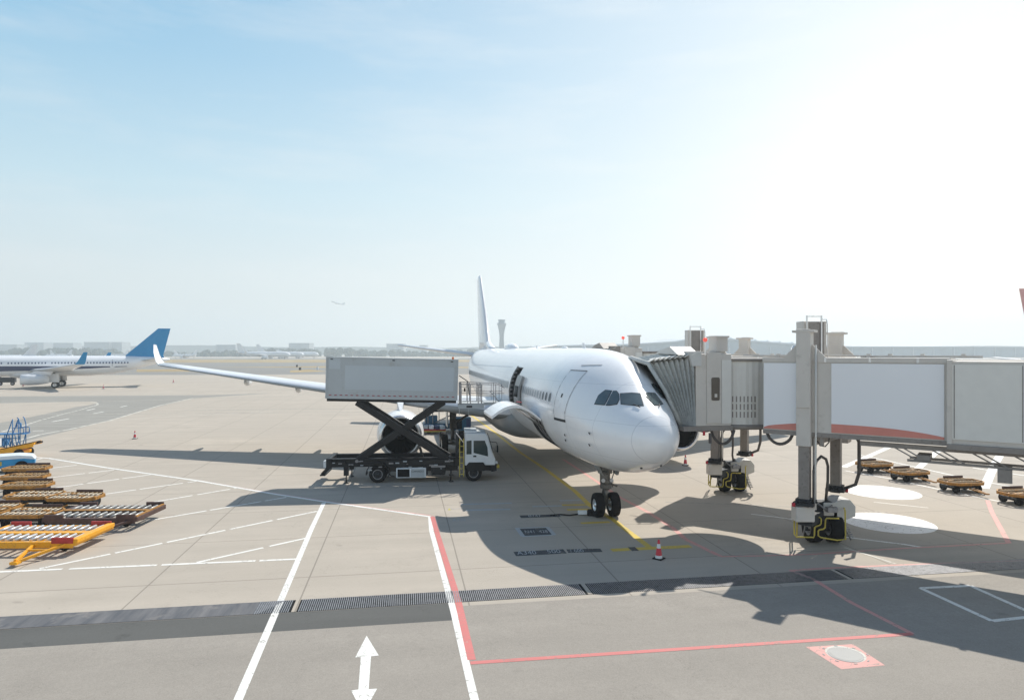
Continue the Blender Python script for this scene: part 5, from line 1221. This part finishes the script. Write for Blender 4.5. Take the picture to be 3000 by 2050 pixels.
# other aircraft
def airliner(label, x, y, rz, L=38., r=2.0, zc=3.9, span=36., finh=7.0, body='white', fin='white', belly=None, detail=False, z=0., pitch=0., group=None, gear=True, wing='winggrey', lowfin=None, winglet=True):
    t = thing('airliner', label, 'airliner', (x, y, z), rz, group); t.rotation_euler = (pitch, 0, rz)
    u = L / 38.0
    prof = [(0, -.35, .02, .02), (.4, -.3, .38, .36), (1.5, -.2, .66, .66), (3, -.05, .88, .88), (5, 0, 1, 1), (8, 0, 1, 1), (24, 0, 1, 1), (28, .08, .92, .94), (32, .3, .66, .72), (35.5, .52, .36, .38), (38, .62, .10, .10)]
    b = MB(); n = 28
    rg = []
    for s, dz, hh, hw in prof:
        rg.append([Vector((hw * r * math.cos(a), s * u, zc + dz * r + hh * r * math.sin(a))) for a in [2 * math.pi * i / n for i in range(n)]])
    b.loft(rg); bo = b.build('fuselage', body, t)
    half = span / 2; s0 = 13.8 * u
    for sg in (-1, 1):
        secs = []
        for lat, c, sw in ((r * .5, 7.5 * u, 0), (half * .35, 4.9 * u, half * .22), (half * .97, 1.6 * u, half * .60)):
            zz = zc - .55 * r + lat * .095
            secs.append([Vector((sg * lat, s0 + sw + q * c, zz + w_ * .11 * c)) for q, w_ in ((0, 0), (.1, .5), (.4, .62), (1, .0), (.5, -.35), (.1, -.3))])
        wb = MB(); wb.loft(secs); wo = wb.build('wing', wing, t)
        if winglet:
            zt = zc - .55 * r + half * .097 * .97; st = s0 + half * .6
            MB().loft([[Vector((sg * (half * .97 + dx), st + dy + q, zt + dz)) for q in (0, c)] + [Vector((sg * (half * .97 + dx) + .06, st + dy + q, zt + dz)) for q in (c, 0)] for dx, dy, dz, c in ((0, 0, 0, 1.5 * u), (.25 * u, .5 * u, .5 * u, 1.2 * u), (.6 * u, 1.4 * u, 2.1 * u, .6 * u))], smooth=False).build('winglet', lowfin or body, t)
        e = MB(); eo = Vector((sg * half * .33, s0 + .3 * u, zc - 1.22 * r)); er = .52 * r
        e.lathe([(er * .55, .35), (er * .8, .2), (er * .85, 0), (er * .95, .1), (er, 1.2 * u), (er * .95, 2.6 * u), (er * .7, 4.2 * u), (er * .6, 4.2 * u), (.01, 4.0 * u)], eo, (0, 1, 0), 22); e.build('engine', 'winggrey' if detail else body, t)
        MB().prism([(eo.x - .1, eo.y + 1.0 * u, eo.z + er * .9), (eo.x - .1, eo.y + 4.5 * u, eo.z + er * .8), (eo.x - .1, eo.y + 5 * u, eo.z + er * 1.5), (eo.x - .1, eo.y + 2 * u, eo.z + er * 1.5)], (.2, 0, 0)).build('pylon', wing, t)
        hb_ = MB(); zt = zc + .45 * r; hb_.loft([[Vector((sg * lat, sl + q * c, zt + lat * .1 + w_ * .1 * c)) for q, w_ in ((0, 0), (.3, .5), (1, 0), (.3, -.4))] for lat, c, sl in ((r * .3, 3.6 * u, 32.6 * u), (6.2 * u, 1.4 * u, 35.6 * u))]); hb_.build('tailplane', wing if detail else body, t)
        if gear:
            gxx = sg * 3.4 * u
            gb = MB(); gb.cyl((gxx, s0 + 5.2 * u, .6), (gxx, s0 + 5.0 * u, zc - .6 * r), .2 * u); gb.build('main_gear_leg', 'gearmetal', t)
            for q in (-.4, .4): wheel(t, (gxx + q * u, s0 + 5.2 * u, .62 * u), .62 * u, .4 * u)
            if detail: MB().box((gxx + sg * .7, s0 + 5.0 * u, 1.9 * u), (.08, 1.8 * u, 1.6 * u)).build('gear_door', 'winggrey', t)
    if gear:
        MB().cyl((0, 4.5 * u, .5), (0, 4.3 * u, zc - .8 * r), .14 * u).build('nose_gear_leg', 'gearmetal', t)
        for q in (-.25, .25): wheel(t, (q * u, 4.5 * u, .42 * u), .42 * u, .28 * u)
    f = MB(); zb = zc + .78 * r; rgf = []
    for zz, s_, c, th in ((zb - .25 * r, 29.5 * u, 7.6 * u, .26 * u), (zb + .3 * r, 30.2 * u, 6.6 * u, .22 * u), (zb + finh, 35.9 * u, 2.2 * u, .08 * u)):
        rgf.append([Vector((th * xx, s_ + q * c, zz)) for xx, q in ((0, 0), (1, .4), (.1, 1), (-.1, 1), (-1, .4))])
    f.loft(rgf, smooth=False); f.build('tail_fin', fin, t)
    if detail:
        for sgn in (1, -1):
            k = 0
            for q in range(50):
                s_ = (5.2 + q * .52) * u
                if 23 < q < 25 or q in (11,): continue
                aa = R(18); 
                MB().box((sgn * (r * math.cos(aa) + .0), s_, zc + r * math.sin(aa)), (.05, .20 * u, .30 * u), Matrix.Rotation(-sgn * aa, 3, 'Y')).build('cabin_window', 'navy', t) if sgn == 1 or q % 3 == 0 else None
            sb_ = MB(); rgs = []
            for s_, z1, z0 in ((3.0, .04, -.44), (10, .03, -.46), (18, .0, -.40), (24, -.02, -.26), (27, -.04, -.16), (30.5, -.06, -.10)):
                hh = 1.0 if s_ > 4.9 else .88
                if s_ > 24: hh = .955 if s_ < 30 else .80
                row = []
                for i in range(5):
                    zz = z0 + (z1 - z0) * i / 4; row.append(Vector((sgn * (hh * r * math.sqrt(max(0, 1 - (zz / hh) ** 2)) + .012), s_ * u, zc + zz * r)))
                rgs.append(row)
            sb_.loft(rgs, closed=False); sb_.build('navy_stripe', 'navy', bo)
        pd = MB(); pd.loft([[Vector(((r * .95 + .05) * math.cos(a), s_ * u, zc + .07 * r + (r * .93 + .05) * math.sin(a))) for a in [R(-8 + 4 * i) for i in range(12)]] for s_ in (28.0, 28.06)], closed=False); pd.build('door_outline', 'steel', bo)
        MB().ball((0, 15 * u, zc - .75 * r), 3.6, sq=(.55, 1.5, .3)).build('belly_fairing', 'winggrey', t)
    return t
airliner('white narrow body airliner with a plain blue tail fin and navy window stripe', -120.7, 139.5, R(-65.1), L=44, r=2.25, zc=4.72, span=39, finh=6.9, fin='tailblue', lowfin='tailblue', detail=True)
# light aircraft far away, heading per line: label, px of nose side, distance
def far(label, px, d, heading, **k):
    x = (px - CX) / F * d; airliner(label, x, d, heading, group='airliners parked far across the field', **k)
far('white airliner far off above the nose end of the blue tailed one', -95, 430, R(-84), L=42, r=2.1, zc=4.2, finh=7.5)
far('large white airliner far off with tall pale tail, nearer of the twin pair', 852, 830, R(93), L=66, r=3.2, zc=6.2, span=62, finh=11)
far('large white airliner far off, half hidden behind its equal twin', 892, 930, R(93), L=66, r=3.2, zc=6.2, span=62, finh=11)
far('third pale airliner far off, nose peeping above the catering box corner', 935, 1000, R(93), L=64, r=3.2, zc=6.2, span=60, finh=4)
for i, (px, d, hd, lab) in enumerate(((130, 900, -85, 'small faint airliner far off beyond the front half of the blue tailed one'), (215, 950, 85, 'small faint airliner far off above the wing of the blue tailed one'), (305, 1000, -88, 'small faint airliner far off just left of the blue tail fin'),
        (505, 1000, -86, 'small pale greenish airliner far off right of the blue tail fin'), (575, 1050, 88, 'small pale airliner far off between blue tail and the two large white ones'))):
    far(lab, px, d, R(hd), L=36, r=2, zc=3.9, finh=7)
px, d = 969, 1500; p = PT(969, 882, d)
airliner('pale airliner climbing in the sky above the catering truck', p.x, p.y, R(-80), L=31, r=1.6, zc=0, span=28, finh=5, z=p.z, pitch=0, gear=False, group='airliner in flight', winglet=False).rotation_euler = (0, 0, 0)
fl = [o for o in COL.objects if o.get('group') == 'airliner in flight'][0]
fl.rotation_euler = (Matrix.Rotation(R(-78), 3, 'Z') @ Matrix.Rotation(R(-17), 3, 'X')).to_euler()
airliner('airliner off the picture edge with only its pinkish red tail fin showing', 88.0 + 52, 108, R(90), L=58, r=2.8, zc=4.6, span=36, finh=11.2, fin='pinkfin', winglet=False, detail=False)
# ------------------------------------------------------------------ far buildings, tower, trees
random.seed(11)
def building(label, px0, px1, ytop, d, depth=40, mat='facade', parts=True):
    x0, x1 = (px0 - CX) / F * d, (px1 - CX) / F * d; zt = H + (Y0 - ytop) / F * d
    t = thing('far_building', label, 'building', ((x0 + x1) / 2, d, 0), 0, 'far buildings in the haze'); w = x1 - x0
    MB().box((0, depth / 2, zt / 2), (w, depth, zt)).build('wall', mat, t)
    MB().box((0, depth / 2, zt + .6), (w * 1.01, depth * 1.01, 1.2)).build('roof', 'roofmetal', t)
    nf = max(1, int(zt / 5))
    for k in range(nf):
        MB().box((0, -.15, zt * (k + .6) / nf), (w * .94, .3, zt / nf * .35)).build('window_band', 'facadeglass', t)
    return t
building('long pale flat roofed block far behind the blue tailed airliner', 246, 321, 1003, 1750)
building('smaller pale block next to the long one behind the blue tail fin', 327, 357, 1003, 1760)
building('low wide hazy hall at the far left behind the airliners', 72, 128, 1004, 1900); building('stepped hazy hall between the far left ones', 138, 214, 1005, 1950)
building('hazy low building at the left picture edge', -60, 50, 1010, 1850)
building('low long hazy building left of the two large white airliners', 633, 690, 1011, 1650)
building('square hazy block above the nose of the large white airliners', 846, 906, 1006, 1700)
building('hazy block above the catering truck roof', 1132, 1182, 1008, 1700)
building('small hazy block left of the tail plane tip', 1228, 1250, 1012, 1750)
tw = thing('control_tower', 'tall slender airport control tower in the haze beside the tail fin', 'control tower', ((1469.8 - CX) / F * 1180, 1180, 0))
sc = 1180 / F
def tzp(y): return H + (Y0 - y) * sc
MB().lathe([(8.5 * sc, 0), (7.2 * sc, tzp(1008)), (6.3 * sc, tzp(990)), (7.0 * sc, tzp(978)), (8.6 * sc, tzp(968)), (11.5 * sc, tzp(955))], (0, 0, 0), (0, 0, 1), 24).build('shaft', 'bluegreyt', tw)
MB().lathe([(11.5 * sc, tzp(955)), (13.4 * sc, tzp(950)), (13.4 * sc, tzp(947)), (9.5 * sc, tzp(944.5)), (.01, tzp(944.5))], (0, 0, 0), (0, 0, 1), 24).build('gallery', 'bluegreyt', tw)
MB().lathe([(9.0 * sc, tzp(944.5)), (9.8 * sc, tzp(939))], (0, 0, 0), (0, 0, 1), 24).build('cab_glazing', 'facadeglass', tw)
MB().lathe([(10.4 * sc, tzp(939)), (10.4 * sc, tzp(936)), (.01, tzp(935.5))], (0, 0, 0), (0, 0, 1), 24).build('tower_roof', 'bluegreyt', tw)
# curved terminal roof to the right
tm = thing('terminal_building', 'vast low terminal with a gently curved roof behind the boarding bridges', 'terminal', ((2100 - CX) / F * 1150, 1150, 0))
d = 1150; ox = (2100 - CX) / F * d
def tx_(px): return (px - CX) / F * d - ox
prof = [(1560, 1016), (1615, 1013), (1700, 1010), (1830, 1008), (1900, 1004), (1980, 999), (2010, 994), (2060, 991), (2120, 990), (2200, 997), (2300, 1004), (2400, 1010), (2500, 1014), (2700, 1014), (2900, 1013), (3050, 1015), (3300, 1017)]
rgt = [[Vector((tx_(px), 0, tzq)), Vector((tx_(px), 160, tzq + 3)), Vector((tx_(px), 160, tzq + 1)), Vector((tx_(px), 0, tzq - 2.2))] for px, tzq in [(a, H + (Y0 - b) / F * d) for a, b in prof]]
MB().loft(rgt, smooth=False).build('roof', 'roofmetal', tm)
MB().loft([[Vector((tx_(px), 6, tzq - 2.3)), Vector((tx_(px), 150, tzq - 1)), Vector((tx_(px), 150, 0)), Vector((tx_(px), 6, 0))] for px, tzq in [(a, H + (Y0 - b) / F * d) for a, b in prof]], smooth=False).build('facade', 'facadeglass', tm)
for k in range(28):
    px = 1600 + k * 60; z_ = H + (Y0 - 1014) / F * d - 2; MB().box((tx_(px), 4, z_ / 2), (1.2, 1.2, z_)).build('facade_column', 'roofmetal', tm)
for k in range(8):
    px = 2070 + k * 36; yy = 990 + max(0, (px - 2120)) * .075; z_ = H + (Y0 - yy) / F * d
    MB().prism([(tx_(px), 10, z_), (tx_(px) + 7, 10, z_), (tx_(px) + 3, 10, z_ + 2.4)], (0, 30, 0)).build('roof_light', 'cabwhite', tm)
# tree line: one far-off wood
tr_ = MB(); x = -1500.0
while x < 1500:
    dd = random.uniform(1380, 1520); hgt = random.uniform(11, 17) + 3.5 * math.sin(x * .011) + 2 * math.sin(x * .047)
    if -175 < x < -60: hgt += 4 * random.random()
    for k in range(5):
        r_ = random.uniform(4, 7.5); c = Vector((x + random.uniform(-5, 5), dd + random.uniform(-6, 6), hgt - r_ - random.uniform(0, 5)))
        rg = []
        for j in range(5):
            a = math.pi * j / 4; rg.append([c + Vector((r_ * math.sin(a) * math.cos(b) * random.uniform(.8, 1.15), r_ * math.sin(a) * math.sin(b), -r_ * math.cos(a) * random.uniform(.85, 1.1))) for b in [2 * math.pi * i / 7 for i in range(7)]])
        tr_.loft(rg, caps=(False, False))
    tr_.box((x, dd, hgt * .33), (9, 6, hgt * .66)); x += random.uniform(3.5, 6)
o = tr_.build('distant_wood', 'tree'); struct(o, 'stuff')
# low hazy hills/city rise behind
hb = MB(); rg = []
for i in range(121):
    px = -900 + i * 42; yy = 1016 - 3.0 * math.sin(px * .004) - 2 * math.sin(px * .013 + 1) ; x = (px - CX) / F * 2500
    rg.append([Vector((x, 2500, -.5)), Vector((x, 2500, H + (Y0 - yy) / F * 2500)), Vector((x, 2700, H + (Y0 - yy) / F * 2500 + 3)), Vector((x, 2880, -.5))])
hb.loft(rg, closed=False); struct(hb.build('hills', 'tree'))
# far light masts / small field markers
for k, (px, py) in enumerate(((870, 1075), (879, 1084), (930, 1083), (958, 1066), (1018, 1069))):
    x, y = G(px, py); t = thing('field_marker', ('small dark post on the dry grass', 'small black box on the dry grass', 'short white post on the pale taxiway edge', 'low grey marker close to the catering truck box', 'small marker post hidden past the truck box')[k] + ' far across the field', 'marker', (x, y, 0), 0, 'small markers on the field')
    MB().box((0, 0, .6), (.9, .5, 1.2)).build('marker_panel', 'cabwhite' if k == 2 else 'darkgrey', t); MB().cyl((0, 0, 0), (0, 0, 1.8), .1).build('marker_post', 'steel', t)
# haze
hz = MB(); hz.box((0, 0, 69), (6100, 6100, 140)); m, nt, p = new_mat('haze_air'); nt.nodes.remove(p)
pv = node(nt, 'ShaderNodeVolumePrincipled'); pv.inputs['Color'].default_value = (.78, .87, .92, 1); pv.inputs['Density'].default_value = HAZE
pv.inputs['Anisotropy'].default_value = .35
nt.links.new(pv.outputs[0], nt.nodes['Material Output'].inputs['Volume']); MT['haze'] = m
hzo = hz.build('haze', 'haze'); struct(hzo, 'stuff')
